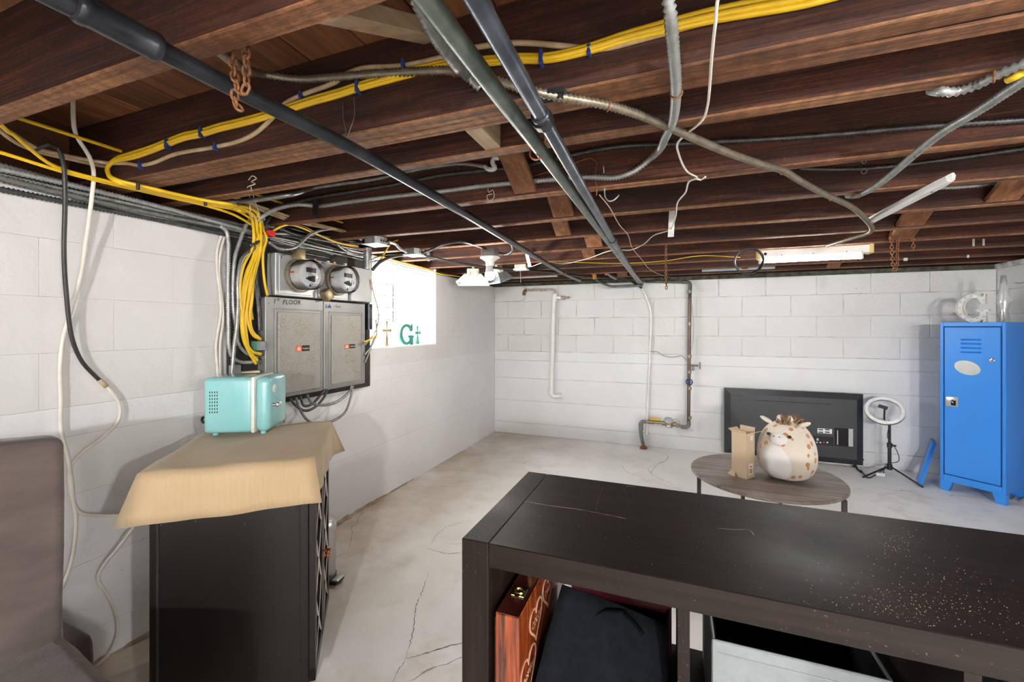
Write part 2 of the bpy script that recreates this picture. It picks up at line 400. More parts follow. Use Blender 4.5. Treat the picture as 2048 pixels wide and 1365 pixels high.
def courses(parent, face, lo, hi, phase):
    for k in range(4):
        z0, z1 = COURSE[k], COURSE[k+1]
        a = lo; x = phase + (.195 if k % 2 else 0)
        while x < lo + .03: x += .392
        cuts = [lo]
        while x < hi - .03: cuts.append(x); x += .392
        cuts.append(hi)
        for c0, c1 in zip(cuts, cuts[1:]):
            if face == 'L' and z1 > WZ0 and c1 > WY0 and c0 < WY1:        # trim round the window opening
                if z0 < WZ0: block_piece('block', parent, face, max(c0, WY0-.0), min(c1, WY1), z0, WZ0, 'wall_paint')
                if c0 < WY0 - .02: block_piece('block', parent, face, c0, WY0, z0, z1, 'wall_paint')
                if c1 > WY1 + .02: block_piece('block', parent, face, WY1, c1, z0, z1, 'wall_paint')
            else: block_piece('block', parent, face, c0, c1, z0, z1, 'wall_paint' if face == 'L' else 'wall_paint_block')
courses(wb, 'B', XL, XR, .608 - .392*8)
courses(wl, 'L', .30, YB, .34)
for p, fc, lo, hi in ((wb, 'B', XL, XR), (wl, 'L', .30, YB)):
    for z0, z1 in zip(BANDS, BANDS[1:]):
        block_piece('form_board_course', p, fc, lo, hi, z0, z1, 'wall_paint_low', j=.0022, wob=.0008)
block_piece('form_board_course', wl, 'L', YF, .30, 0, WTOP, 'wall_paint')
for z0, z1 in zip(BANDS + COURSE[1:], (BANDS + COURSE[1:])[1:] ): block_piece('form_board_course', wr, 'R', YF, YB, z0, z1, 'wall_paint')

# cracks running through the slab
plain('crack_dark', (0.13, 0.115, 0.10), .95)
def crack(pts, w):
    q = resample([P(u, v, z=.0006) for u, v in pts], .011); r_ = random.Random(int(pts[0][0])); vs_ = []
    q = [p_ + Vector((r_.uniform(-.0032, .0032), r_.uniform(-.0032, .0032), 0)) for p_ in q]
    for k, p_ in enumerate(q):
        t_ = (q[min(k+1, len(q)-1)] - q[max(k-1, 0)]).normalized(); s_ = Vector((-t_.y, t_.x, 0)) * (w*r_.uniform(.2, 1.0)*(.3 + .7*math.sin(math.pi*(k+.5)/len(q)))); vs_ += [p_+s_, p_-s_]
    MB().add(vs_, [(2*k, 2*k+1, 2*k+3, 2*k+2) for k in range(len(q)-1)]).build('crack', 'crack_dark', fl_)
crack([(855, 1097), (878, 1105), (905, 1108), (935, 1103)], .0035); crack([(860, 1095), (872, 1072), (893, 1055), (925, 1045), (948, 1041)], .0016)
crack([(858, 1145), (846, 1180), (832, 1215), (826, 1262), (812, 1318)], .0022); crack([(812, 1318), (860, 1305), (895, 1293), (935, 1284)], .0028); crack([(812, 1318), (795, 1345), (785, 1368)], .0018)
crack([(1302, 948), (1312, 932), (1335, 918), (1330, 908), (1300, 902)], .003); crack([(1243, 930), (1255, 945), (1290, 955)], .002)
# crumbling mortar strip where the left wall meets the floor
plain('mortar_dirt', (0.42, 0.33, 0.25), .95, c2=(0.26, 0.18, 0.12), scale=14, bmp=.6, bscale=60)
r_ = random.Random(12); vs_ = []; n_ = 70
for k in range(n_+1):
    y_ = .4 + 2.45*k/n_; w_ = .016 + .010*math.sin(k*.7) + r_.uniform(-.007, .009); h_ = .008 + r_.uniform(-.004, .006)
    if y_ > 2.2: w_ *= max(.15, 1 - (y_-2.2)/.7); h_ *= max(.2, 1 - (y_-2.2)/.7)
    vs_ += [(XL-.004, y_, -.002), (XL-.004, y_, h_+.012), (XL+w_*.5, y_, h_*.8), (XL+w_, y_, .002), (XL+w_, y_, -.002)]
MB().add(vs_, [(k*5+j, k*5+j+1, k*5+6+j, k*5+5+j) for k in range(n_) for j in range(4)]).build('mortar_strip', 'mortar_dirt', wl)

# ceiling: deck boards over joists, all parts of the ceiling
ceil = MB().box((XL-.25, YF-.25, JT+.026), (XR+.25, YB+.25, JT+.05)).build('ceiling', 'black_hole', kind='structure')
def joist_mesh(y0, y1, x0=XL-.16, x1=XR+.18, z0=JB, z1=JT, seed=0, dz=0.0):
    r = random.Random(seed); n = 9; vs_ = []; c = .004
    for k in range(n+1):                                   # sawn timber: slightly wavy, arrises knocked off
        x = x0 + (x1-x0)*k/n; w = r.uniform(-.003, .003); h = z0 + dz + r.uniform(-.003, .003)
        vs_ += [(x, y0+w+c, h), (x, y1+w-c, h), (x, y1+w, h+c), (x, y1+w, z1), (x, y0+w, z1), (x, y0+w, h+c)]
    fs_ = []
    for k in range(n):
        for j in range(6): fs_.append((k*6+j, k*6+(j+1) % 6, (k+1)*6+(j+1) % 6, (k+1)*6+j))
    fs_ += [tuple(range(6))[::-1], tuple(n*6+j for j in range(6))]
    return MB().add(vs_, fs_)
JOISTS = [(-3.02, -2.975), (-2.62, -2.575), (-2.22, -2.175), (-1.82, -1.775), (-1.42, -1.375), (-1.03, -.985), (-.64, -.595), (-.25, -.205), (.112, .157), (.490, .536), (.872, .918), (.921, .967), (1.102, 1.147), (1.515, 1.562), (1.905, 1.950),
          (2.295, 2.340), (2.690, 2.735), (3.090, 3.135), (3.510, 3.555), (3.930, 3.975)]
for k, (a, b_) in enumerate(JOISTS): joist_mesh(a, b_, seed=k).build('joist', 'joist_wood', ceil)
joist_mesh(4.33, 4.375, seed=77).build('joist', 'joist_wood', ceil)
MB().box((XL-.16, 4.56, JB), (XR+.18, 4.61, JT)).build('rim_joist', 'joist_wood', ceil)
MB().box((XL-.21, YF, JB), (XL-.16, 4.61, JT)).build('rim_joist', 'joist_wood_cross', ceil)
MB().box((XR+.18, YF, JB), (XR+.22, 4.61, JT)).build('rim_joist', 'joist_wood_cross', ceil)
x = -.734 - .181*8
while x < XR + .2:
    MB().box((x+.002, YF-.1, JT), (x+.179, YB+.2, JT+.024), ch=.002).build('deck_board', 'deck_wood', ceil); x += .181
# sill timbers along the wall tops
MB().box((XL-.2, YB+.03, WTOP+.002), (XR+.2, YB+.18, JB)).build('sill_plate', 'sill_dark', ceil)
MB().box((XL-.2, YF, WTOP+.002), (XL-.04, WY0, JB)).box((XL-.2, WY1, WTOP+.002), (XL-.04, YB+.03, JB)).build('sill_plate', 'sill_dark', ceil)
# solid blocking and bridging boards between the joists
def bridging(u, v, y0, y1, w=.085, mat='bridging_wood', z0=JB+.012, z1=JT-.012, t=.02):
    p = P(u, v, y=y1); x = p.x
    d = Vector((0, y1-y0, z0-z1)); L = d.length; ang = math.atan2(z0-z1, y1-y0)
    M = Matrix.Translation((x, y0, z1)) @ Matrix.Rotation(ang, 4, 'X')
    MB().box((-w/2, .004, -t/2), (w/2, L-.004, t/2), M, ch=.002).build('bridging_board', mat, ceil)
bridging(1052, 390, 1.147, 1.515, w=.085); bridging(1128, 437, 1.562, 1.905, w=.095); bridging(1128, 472, 1.95, 2.295, w=.085)
bridging(1190, 497, 2.34, 2.69, w=.10); bridging(1180, 517, 2.735, 3.09, w=.09)
bridging(2000, 404, 1.95, 2.295, w=.10); bridging(1818, 455, 2.34, 2.69, w=.11); bridging(1800, 478, 2.735, 3.09, w=.11)
bridging(1697, 522, 3.555, 3.93, w=.10); bridging(1665, 532, 3.975, 4.33, w=.09); bridging(1488, 533, 3.975, 4.33, w=.05); bridging(1245, 560, 3.975, 4.33, w=.1)
MB().box((P(965, 290, y=1.03).x-.024, .969, JB+.004), (P(965, 290, y=1.03).x+.024, 1.10, JT-.004), ch=.003).build('blocking', 'pale_wood', ceil)
A_, B_ = P(640, 12, z=1.745), P(862, 66, y=.862)
Mb = Matrix.Translation(A_) @ (B_-A_).to_track_quat('Y', 'Z').to_matrix().to_4x4()
MB().box((-.026, 0, -.018), (.026, (B_-A_).length, .018), Mb, ch=.003).build('brace_board', 'pale_wood', ceil)

plain('chalk', (0.66, 0.66, 0.63), .9)
for (u, v0, v1, y_, w_) in ((1947, 478, 498, 3.508, .008), (1967, 478, 498, 3.508, .008), (1936, 516, 525, 3.928, .010), (1811, 522, 533, 3.928, .022)):
    a_, c_ = P(u, v0, y=y_), P(u, v1, y=y_); MB().box((a_.x-w_/2, y_-.0035, max(c_.z, JB+.01)), (a_.x+w_/2, y_+.004, min(a_.z, JT-.01))).build('chalk_mark', 'chalk', ceil)
# window in the left wall, bright daylight outside
wn = thing('window_1', None, None, (XL-.13, (WY0+WY1)/2, WZ0), kind='structure')
plain('window_white', (0.80, 0.82, 0.82), 0.45, c2=(0.70, 0.72, 0.71), scale=12, bmp=.1, bscale=90)
plain('reveal_white', (0.82, 0.82, 0.81), 0.6, c2=(0.74, 0.74, 0.73), scale=8, bmp=.3, bscale=40)
xo, xi = XL-.17, XL-.12
MB().box((XL-.205, WY0, WZ0-.004), (XL+.004, WY1, WZ0+.012), ch=.004).build('window_sill', 'reveal_white', wn)
MB().box((XL-.205, WY1-.012, WZ0), (XL+.002, WY1, JB)).build('jamb', 'reveal_white', wn)
MB().box((XL-.205, WY0, WZ0), (XL+.002, WY0+.012, JB)).build('jamb', 'reveal_white', wn)
for k in range(4):                                     # header boards above the sash
    MB().box((XL-.15+.03*k, WY0+.012, 1.605+.024*k), (XL-.11+.03*k, WY1-.012, 1.627+.024*k), ch=.002).build('header_board', 'window_white', wn)
MB().box((xo, WY0+.012, WZ0+.012), (xi, WY0+.06, 1.605), ch=.003).box((xo, WY1-.07, WZ0+.012), (xi, WY1-.012, 1.605), ch=.003)\
    .box((xo, WY0+.06, WZ0+.012), (xi, WY1-.07, WZ0+.075), ch=.003).box((xo, WY0+.06, 1.575), (xi, WY1-.07, 1.605), ch=.003).build('window_frame', 'window_white', wn)
MB().box((xo-.02, WY0, 1.60), (xo, WY1, JB)).build('header_backing', 'window_white', wn)
YM1, YM2 = P(777, 600, x=XL-.14).y, P(817, 600, x=XL-.14).y
for ym, w in ((YM1, .016), (YM2, .009)): MB().box((xo, ym-w, WZ0+.075), (xi+.004, ym+w, 1.575), ch=.002).build('mullion', 'window_white', wn)
m, nt, b = new_mat('window_glass')
tr = N(nt, 'ShaderNodeBsdfTransparent'); tr.inputs[0].default_value = (.95, .97, .97, 1); gl = N(nt, 'ShaderNodeBsdfGlossy'); gl.inputs['Roughness'].default_value = .02
mx = N(nt, 'ShaderNodeMixShader'); mx.inputs[0].default_value = .05
nt.links.new(tr.outputs[0], mx.inputs[1]); nt.links.new(gl.outputs[0], mx.inputs[2]); nt.links.new(mx.outputs[0], nt.nodes['Material Output'].inputs[0])
for y0, y1 in ((WY0+.06, YM1-.016), (YM1+.016, YM2-.009), (YM2+.009, WY1-.07)):
    MB().box((xo+.02, y0, WZ0+.075), (xo+.024, y1, 1.575)).build('pane', 'window_glass', wn)
# sliding window guard: pierced flat bars and steel rods
plain('galv_bar', (0.62, 0.64, 0.65), 0.45, .6, c2=(0.48, 0.5, 0.5), scale=60)
gu = thing('window_guard', 'extendable steel window guard of thin rods and pierced bars across the window', 'window guard', (XL-.09, P(859, 600, x=XL-.09).y, P(859, 650, x=XL-.09).z))
xg = XL-.085
for (u, v0, v1) in ((786, 566, 648), (858, 573, 651)):
    a = P(u, v0, x=xg); c_ = P(u, v1, x=xg)
    MB().box((xg-.004, a.y-.011, c_.z), (xg+.002, a.y+.011, a.z), ch=.001).build('pierced_bar', 'galv_bar', gu)
    for k in range(9):
        zc = c_.z + (a.z-c_.z)*(k+.5)/9
        MB().cyl((xg+.0015, a.y, zc), (xg+.003, a.y, zc), .0032, n=8).build('bar_hole', 'black_hole', gu)
for (v0, v1) in ((566, 578), (591, 598), (616, 619.5), (641.5, 640.5)):
    MB().cyl(P(722, v0-3, x=xg), P(858, v1, x=xg), .0045, n=8).build('rod', 'galv_bar', gu)
for (v0, v1) in ((568, 574), (595, 597.5), (620, 621), (645, 643.5)):
    MB().cyl(P(786, v0, x=xg+.01), P(858, v1+3, x=xg+.01), .004, n=8).build('rod', 'galv_bar', gu)
# ------------------------------------------------------------------ pipes, cables and odds and ends under the ceiling
plain('bx_steel', (0.34, 0.34, 0.325), 0.38, .7, c2=(0.23, 0.23, 0.215), scale=40)
plain('bx_dark', (0.12, 0.122, 0.122), 0.42, .6, c2=(0.065, 0.065, 0.065), scale=40)
plain('bx_tan', (0.33, 0.285, 0.215), 0.4, .6, c2=(0.23, 0.195, 0.145), scale=40)
plain('bx_white', (0.45, 0.46, 0.45), 0.42, .45, c2=(0.33, 0.34, 0.33), scale=40)
plain('yellow_jacket', (0.78, 0.50, 0.012), 0.42, c2=(0.70, 0.43, 0.01), scale=20)
plain('cream_jacket', (0.52, 0.40, 0.25), 0.55, c2=(0.36, 0.25, 0.14), scale=25)
plain('white_jacket', (0.74, 0.71, 0.64), 0.5, c2=(0.64, 0.60, 0.52), scale=20)
plain('black_jacket', (0.018, 0.018, 0.02), 0.4, c2=(0.035, 0.033, 0.03), scale=30)
plain('blue_plastic', (0.02, 0.05, 0.22), 0.4)
plain('rust', (0.30, 0.135, 0.055), 0.85, .25, c2=(0.16, 0.06, 0.025), scale=120, bmp=.4)
plain('copper_wire', (0.55, 0.20, 0.10), 0.4, .7, c2=(0.38, 0.13, 0.06))
plain('pink_wire', (0.62, 0.40, 0.34), 0.5)
plain('iron_black', (0.020, 0.022, 0.027), 0.30, .5, c2=(0.045, 0.048, 0.056), scale=14, bmp=.15, bscale=60)
plain('iron_green', (0.085, 0.105, 0.09), 0.38, .6, c2=(0.19, 0.215, 0.185), scale=16, bmp=.2, bscale=60)
plain('iron_blue', (0.05, 0.06, 0.08), 0.33, .6, c2=(0.12, 0.132, 0.16), scale=16, bmp=.15, bscale=60)
plain('steel_wire', (0.20, 0.18, 0.16), 0.5, .7)
plain('galvanised', (0.40, 0.41, 0.41), 0.45, .7, c2=(0.27, 0.28, 0.28), scale=35)
plain('white_enamel', (0.80, 0.80, 0.77), 0.35, c2=(0.72, 0.71, 0.67), scale=9)
plain('yellowed_plastic', (0.72, 0.55, 0.20), 0.5)
plain('cream_plastic', (0.76, 0.72, 0.58), 0.45)
plain('paper', (0.80, 0.79, 0.76), 0.8)
plain('string', (0.55, 0.50, 0.38), 0.9)

def cable(name, label, pts, r, mat, cat='cable', group=None, n=8, step=.02, flat=1.0):
    return MB().tube(pts, r, n=n, step=step, flat=flat).build(name, mat, smooth=True, angle=0, label=label, cat=cat, group=group)
def bx(label, pts, r=.0085, mat='bx_steel', group=None, pitch=.0105):
    return MB().tube(pts, r, n=9, ridge=.23, pitch=pitch).build('armored_cable', mat, smooth=True, angle=0, label=label, cat='cable', group=group)
def clip(parent, p, ax, R, mat='blue_plastic', r=.0022, name='staple'):
    """a wire staple or clip hugging a cable at p whose run is ax"""
    a = Vector(ax).normalized(); e = Vector((0, 0, 1)) if abs(a.z) < .8 else Vector((1, 0, 0)); u = a.cross(e).normalized(); w = a.cross(u)
    pts = [Vector(p) + u*(R*math.cos(t)) + w*(R*math.sin(t)) for t in [math.pi*k/8 for k in range(-2, 11)]]
    MB().tube(pts, r, n=6, raw=True).build(name, mat, parent, smooth=True, angle=0)
def band(parent, p, ax, R, w=.008, t=.002, mat='blue_plastic', name='staple'):
    p = Vector(p); a = Vector(ax).normalized()
    MB().lathe([(R, -w/2), (R+t, -w/2), (R+t, w/2), (R, w/2)], p, a, n=12, cap=False).build(name, mat, parent, smooth=False)

# --- the three iron pipes slung under the joists
zp = 1.662
p1 = [P(122, 0, z=zp), P(210, 42, z=zp), P(450, 168, z=zp), P(690, 289, z=zp), P(930, 428, z=zp), P(1130, 548, z=zp)]
p1 = [Vector((p1[0].x-.01, YF+.05, zp)), Vector((p1[0].x, -.6, zp))] + p1 + [P(1160, 561, z=zp)]
t = thing('iron_pipe', 'long black iron pipe with a coupling slung below the joists', 'pipe', p1[4])
P1M = 4
MB().tube(p1, .0165, n=16, step=.08).build('pipe', 'iron_black', t, smooth=True, angle=0)
d = (p1[4]-p1[3]).normalized(); c0 = P(236, 55, z=zp)
MB().lathe([(.0165, -.052), (.0215, -.050), (.0235, -.046), (.0235, -.038), (.022, -.036), (.022, .040), (.0235, .042), (.0235, .05), (.0215, .054), (.0165, .056)], c0, d, n=18, cap=False).build('coupling', 'iron_black', t, smooth=True)
MB().lathe([(.0165, -.012), (.021, -.01), (.021, .01), (.0165, .012)], P(1128, 546, z=zp), d, n=14, cap=False).build('coupling', 'rust', t, smooth=True)
pc = P(683, 287, z=zp)
for dx in (-.022, .014):
    a = Vector((pc.x + dx, .8685, 1.79)); MB().tube([a, a + Vector((.003, -.002, -.05)), Vector((pc.x+dx*.3, .862, 1.70)), Vector((pc.x+dx*.2-.012, .864, 1.672)), pc + Vector((0, .004, -.018)), pc + Vector((.017, .003, .002))], .0013, n=6, step=.01).build('hanger_wire', 'steel_wire', t, smooth=True, angle=0)
zp = 1.64
p2 = [P(855, 0, z=zp), P(960, 140, z=zp), P(1085, 305, z=zp), P(1190, 447, z=zp), P(1268, 552, z=zp)]
p2 = [Vector((p2[0].x, YF+.05, zp)), Vector((p2[0].x, -.5, zp))] + p2 + [Vector((p2[-1].x, 4.35, zp))]
t = thing('iron_pipe', 'greenish galvanised iron pipe running beside the bluish one', 'pipe', p2[3], group='twin pipes')
MB().tube(p2, .0165, n=16, step=.1).build('pipe', 'iron_green', t, smooth=True, angle=0)
pc = P(1074, 305, z=zp); clip(t, pc, (0, 1, 0), .0185, 'copper_wire', .0025, 'pipe_strap')
MB().tube([pc + Vector((.018, 0, 0)), pc + Vector((.022, .01, .06)), pc + Vector((.03, .03, .2))], .002, n=6).build('hanger_wire', 'rust', t)
p3 = [P(952, 0, z=zp), P(1020, 120, z=zp), P(1085, 236, z=zp), P(1160, 368, z=zp), P(1235, 497, z=zp), P(1270, 550, z=zp)]
p3 = [Vector((p3[0].x+.01, YF+.05, zp)), Vector((p3[0].x+.004, -.5, zp))] + p3 + [Vector((p3[-1].x+.012, 4.40, zp))]
t = thing('iron_pipe', 'bluish black iron pipe clamped to the double joist beside the green pipe', 'pipe', p3[3], group='twin pipes')
MB().tube(p3, .0155, n=16, step=.1).build('pipe', 'iron_blue', t, smooth=True, angle=0)
for (u, v, L) in ((1085, 238, .05), (1226, 482, .07)):
    pc = P(u, v, z=zp); MB().lathe([(.0155, -L/2), (.020, -L/2+.004), (.0205, L/2-.004), (.0155, L/2)], pc, (p3[5]-p3[4]), n=16, cap=False).build('coupling', 'iron_black', t, smooth=True)
pc = P(1085, 240, z=zp)
MB().box((pc.x-.045, pc.y-.008, 1.690), (pc.x+.05, pc.y+.03, 1.698), ch=.001).cyl((pc.x+.035, pc.y+.01, 1.683), (pc.x+.035, pc.y+.01, 1.692), .008, n=10).build('clamp_plate', 'iron_black', t)
band(t, pc, (0, 1, 0), .0205, .02, .003, 'iron_black', 'clamp_ring')

# --- yellow cables stapled along the double joist, turning down at the left wall
run = [(1640, -12), (1580, 2), (1420, 32), (1330, 54), (1250, 75), (1180, 97), (1120, 112), (1085, 117), (1040, 117), (990, 121), (900, 128), (850, 138), (800, 151), (720, 173), (680, 186), (620, 203), (580, 216), (540, 229), (490, 243), (440, 255), (400, 267), (370, 273), (335, 286), (300, 300), (262, 312)]
for k, (o, g_) in enumerate(((-5, 0), (0, 1), (5, 2))):
    spread = lambda u: 1.0 + max(0, (u-1150)/260)
    pts = [P(u, v + o*spread(u), y=.862 - .004*(k % 2)) for u, v in run]
    pts = [Vector((XR-.02, .862, 1.83 - o*.0012)), Vector((1.4, .860, 1.84 - o*.0012))] + pts
    pts += [P(230, 321+o*.4, y=.857), P(214+abs(o)*.3, 335, y=.853), P(218, 351+o*.3, y=.853), P(240, 364+o*.4, y=.857), P(275, 373+o*.5, z=1.684), P(330, 386+o*.5, z=1.68), P(410, 404+o*.6, z=1.68), P(455, 411+o*.6, z=1.675)]
    vert = [[(480, 415), (500, 428), (507, 457), (505, 495), (487, 532), (480, 570), (481, 607), (486, 639), (487, 669), (495, 699), (512, 729)],
            [(485, 418), (510, 435), (515, 465), (519, 487), (506, 532), (493, 570), (488, 607), (485, 637), (487, 665), (497, 694), (506, 704), (523, 708)],
            [(490, 414), (516, 430), (522, 470), (521, 500), (511, 532), (500, 582), (493, 620), (497, 649), (507, 672), (521, 679)]][k]
    zx = [-1.70, -1.755, -1.80]
    pts += [P(u, v, x=(zx[i] if i < 3 else -1.825)) for i, (u, v) in enumerate(vert)]
    o_ = cable('electrical_cable', ['yellow cable looping from the double joist down past the grey armored cables, ending lowest',
               'yellow cable looping from the double joist into the middle knockout of the grey panel', 'yellow cable looping from the double joist into the highest knockout of the grey panel side'][k], pts, .0062, 'yellow_jacket', group='yellow cables on the double joist', step=.015)
    if k == 1:
        for (u, v) in ((336, 289), (404, 265), (716, 174), (1083, 117)):
            q = P(u, v, y=.858); MB().rbox((q.x-.004, q.y-.010, q.z-.016), (q.x+.004, q.y+.012, q.z+.016), .002, 1).build('staple', 'blue_plastic', o_)
        for (u, v) in ((276, 373), (411, 406)):
            q = P(u, v, z=1.674); MB().rbox((q.x-.006, q.y-.004, q.z-.012), (q.x+.006, q.y+.004, q.z+.012), .002, 1).build('staple', 'black_jacket', o_)
cable('electrical_cable', 'yellow cable along the left wall top, lying above the armored cables', [Vector((-1.80, YF+.05, 1.72)), Vector((-1.80, -1.0, 1.72)), P(-60, 290, x=-1.80), P(0, 305, x=-1.80), P(130, 345, x=-1.80), P(300, 386, x=-1.80), P(420, 414, x=-1.79), P(480, 436, x=-1.80), P(520, 470, x=-1.83), P(512, 540, x=-1.84), P(500, 600, x=-1.845), P(505, 640, x=-1.84)], .0055, 'yellow_jacket')
cable('electrical_cable', 'yellow cable dropping from behind the nearest joist to the left wall bundle', [Vector((-1.60, .40, JT-.002)), P(0, 248, y=.55), P(30, 272, x=-1.72), P(60, 298, x=-1.75), P(110, 333, x=-1.79), P(220, 364, x=-1.79), P(330, 388, x=-1.785), P(430, 412, x=-1.78), P(475, 422, x=-1.78), P(518, 452, x=-1.79), P(533, 474, x=-1.80), P(526, 507, x=-1.80), P(527, 545, x=-1.80), P(530, 570, x=-1.80), P(535, 592, x=-1.80)], .0055, 'yellow_jacket')
xs = P(50, 241, z=1.80)
cable('electrical_cable', 'taut yellow cable passing straight through holes in the joists', [Vector((xs.x, YF+.05, 1.80)), Vector((xs.x, .9, 1.80)), Vector((xs.x, 1.6, 1.797)), Vector((xs.x, 2.3, 1.795)), Vector((xs.x, 2.9, 1.795))], .0055, 'yellow_jacket')
o_ = cable('electrical_cable', 'loose yellow cable with a red tag arching over the meters', [P(541, 466, x=-1.78), P(557, 456, x=-1.77), P(577, 450, x=-1.77), P(600, 455, x=-1.77), P(640, 472, x=-1.77), P(680, 487, x=-1.77), P(716, 493, x=-1.77)], .005, 'yellow_jacket')
q = P(542, 467, x=-1.77); plain('red_plastic', (0.62, 0.02, 0.02), 0.4); MB().rbox(q - Vector((.012, .016, .014)), q + Vector((.012, .016, .014)), .005, 2).build('red_tag', 'red_plastic', o_)
cable('electrical_cable', 'yellow cable rising past the galvanised conduit by the window', [P(757, 527, x=-1.72), P(770, 505, x=-1.70), P(783, 486, x=-1.68), P(800, 480, x=-1.66), P(824, 482, x=-1.64)], .005, 'yellow_jacket')
cable('electrical_cable', 'long yellow cable crossing above the window to the far wall', [P(762, 513, x=-1.84), P(800, 524, x=-1.84), P(850, 537, x=-1.84), P(880, 548, x=-1.84), P(915, 553, x=-1.84), P(985, 568, x=-1.84)], .005, 'yellow_jacket')
cable('electrical_cable', 'thin yellow cable along the far joists under the white cord', [P(1085, 523, z=1.69), P(1150, 525, z=1.69), P(1250, 527, z=1.69), P(1330, 522, z=1.69), P(1400, 512, z=1.69), P(1480, 515, z=1.69)], .003, 'yellow_jacket')

# --- cream cable stapled along the same joist
pts = [Vector((XR-.02, .866, 1.80)), Vector((1.4, .866, 1.80)), P(1600, -8, y=.866), P(1474, 27, y=.866), P(1424, 40, y=.866), P(1324, 67, y=.866), P(1199, 98, y=.866), P(1136, 93, y=.866), P(1024, 86, y=.866), P(937, 98, y=.866), P(887, 114, y=.866), P(807, 131, y=.866), P(724, 137, y=.866), P(692, 149, y=.866), P(672, 164, y=.866), P(602, 191, y=.866), P(570, 208, y=.866), P(549, 232, y=.866), P(512, 266, y=.866), P(480, 282, y=.866), P(432, 294, y=.866), P(350, 309, y=.866), P(307, 326, y=.866), P(281, 331, y=.866), P(255, 327, y=.866), P(215, 326, y=.85), P(150, 315, x=-1.82), P(75, 297, x=-1.80), P(30, 270, x=-1.76), P(-10, 240, x=-1.70), Vector((-1.68, .44, JT-.002))]
o_ = cable('electrical_cable', 'aged cream cable stapled in waves along the double joist', pts, .0062, 'cream_jacket')
for (u, v) in ((602, 191), (807, 128), (431, 294), (281, 331), (1178, 101)):
    q = P(u, v, y=.860); MB().rbox((q.x-.004, q.y-.008, q.z-.011), (q.x+.004, q.y+.010, q.z+.011), .002, 1).build('staple', 'blue_plastic', o_)
cable('electrical_cable', 'second cream cable sagging at the left end of the double joist', [Vector((-1.70, .43, JT-.002)), P(-10, 252, x=-1.74), P(60, 298, x=-1.83), P(140, 318, x=-1.84), P(215, 333, x=-1.84), P(262, 331, x=-1.845)], .0062, 'cream_jacket')
for k in range(3):
    xx = P(520, 408, z=1.755).x - .014*k
    cable('electrical_cable', ('cream cable of the trio through the joists above the meters, farthest from the wall', 'middle cream cable of the trio through the joists above the meters', 'cream cable of the trio through the joists above the meters, nearest the wall')[k], [Vector((xx, 1.2, 1.755+.006*k)), Vector((xx+.01, 1.5, 1.735-.006*k)), Vector((xx, 1.9, 1.745)), Vector((xx, 2.4, 1.75))], .0055, 'cream_jacket', group='cream cables through the joists')

# --- armored (BX) cables
o_ = bx('armored cable strung from the nearest joist across all joists to the fluorescent light', [P(418, 84, y=.56), P(450, 112, y=.62), P(485, 134, y=.72), P(530, 149, y=.82), P(600, 158, y=.858), P(660, 155, y=.858), P(760, 148, y=.855), P(860, 142, y=.852), P(905, 142, y=.852), P(960, 153, y=.852), P(1020, 170, y=.852), P(1080, 186, y=.855), P(1140, 197, z=1.688), P(1215, 211, z=1.686), P(1290, 234, z=1.686), P(1380, 273, z=1.686), P(1450, 303, z=1.686), P(1530, 331, z=1.686), P(1565, 341, z=1.686), P(1600, 362, z=1.686), P(1650, 389, z=1.686), P(1700, 412, z=1.684), P(1727, 434, z=1.68), P(1744, 458, z=1.675), P(1738, 466, z=1.672), P(1700, 478, z=1.675), P(1655, 492, z=1.68)], mat='bx_tan', r=.0088)
for (u, v) in ((907, 142),): clip(o_, P(u, v, y=.852), (1, 0, 0), .011, 'rust', .002)
for (u, v) in ((1216, 212), (1565, 342), (1663, 396), (1725, 433)): clip(o_, P(u, v, z=1.686), (1, .5, 0), .011, 'rust', .002)
o_ = bx('pale armored cable curving down from the double joist and back along a farther joist', [Vector((.24, .30, JT-.002)), Vector((.24, .36, 1.84)), P(1340, -25, z=1.72), P(1341, 30, z=1.70), P(1347, 100, z=1.69), P(1352, 180, z=1.685), P(1346, 240, z=1.685), P(1332, 273, z=1.69), P(1305, 314, y=1.48), P(1268, 343, y=1.50), P(1232, 355, y=1.502), P(1166, 355, y=1.502), P(1063, 363, y=1.502), P(960, 373, y=1.502), P(891, 382, y=1.502), P(788, 393, y=1.502), P(700, 404, y=1.502), P(640, 412, y=1.50), P(590, 410, y=1.45), P(540, 424, x=-1.72), P(505, 450, x=-1.80)], mat='bx_white', r=.0092)
clip(o_, P(1353, 186, z=1.685), (0, 1, 0), .0115, 'rust', .002)
bx('dark armored cable along the whole joist behind the pale curving cable', [Vector((XR-.01, 1.503, 1.81)), P(2090, 236, y=1.503), P(2048, 240, y=1.503), P(1849, 253, y=1.503), P(1666, 269, y=1.503), P(1556, 277, y=1.503), P(1350, 288, y=1.503), P(1235, 294, y=1.503), P(1132, 313, y=1.503), P(1056, 331, y=1.503), P(994, 339, y=1.503), P(891, 350, y=1.503), P(788, 370, y=1.503), P(650, 393, y=1.503), P(590, 405, y=1.50), P(540, 420, y=1.46), P(515, 445, x=-1.78)], mat='bx_dark', r=.0082)
o_ = bx('armored cable under the joists climbing to the upper right of the strip light', [P(1695, 392, z=1.72), P(1717, 390, z=1.69), P(1745, 377, z=1.686), P(1776, 355, z=1.686), P(1831, 308, z=1.686), P(1886, 264, z=1.686), P(1959, 220, z=1.686), P(2048, 161, z=1.686), P(2120, 112, z=1.686), Vector((1.05, .84, 1.70)), Vector((1.12, .80, 1.80)), Vector((1.15, .78, JT-.002))], mat='bx_white', r=.0088)
for (u, v) in ((1717, 390), (1831, 308)): clip(o_, P(u, v, z=1.686), (1, -.7, 0), .011, 'rust', .002)
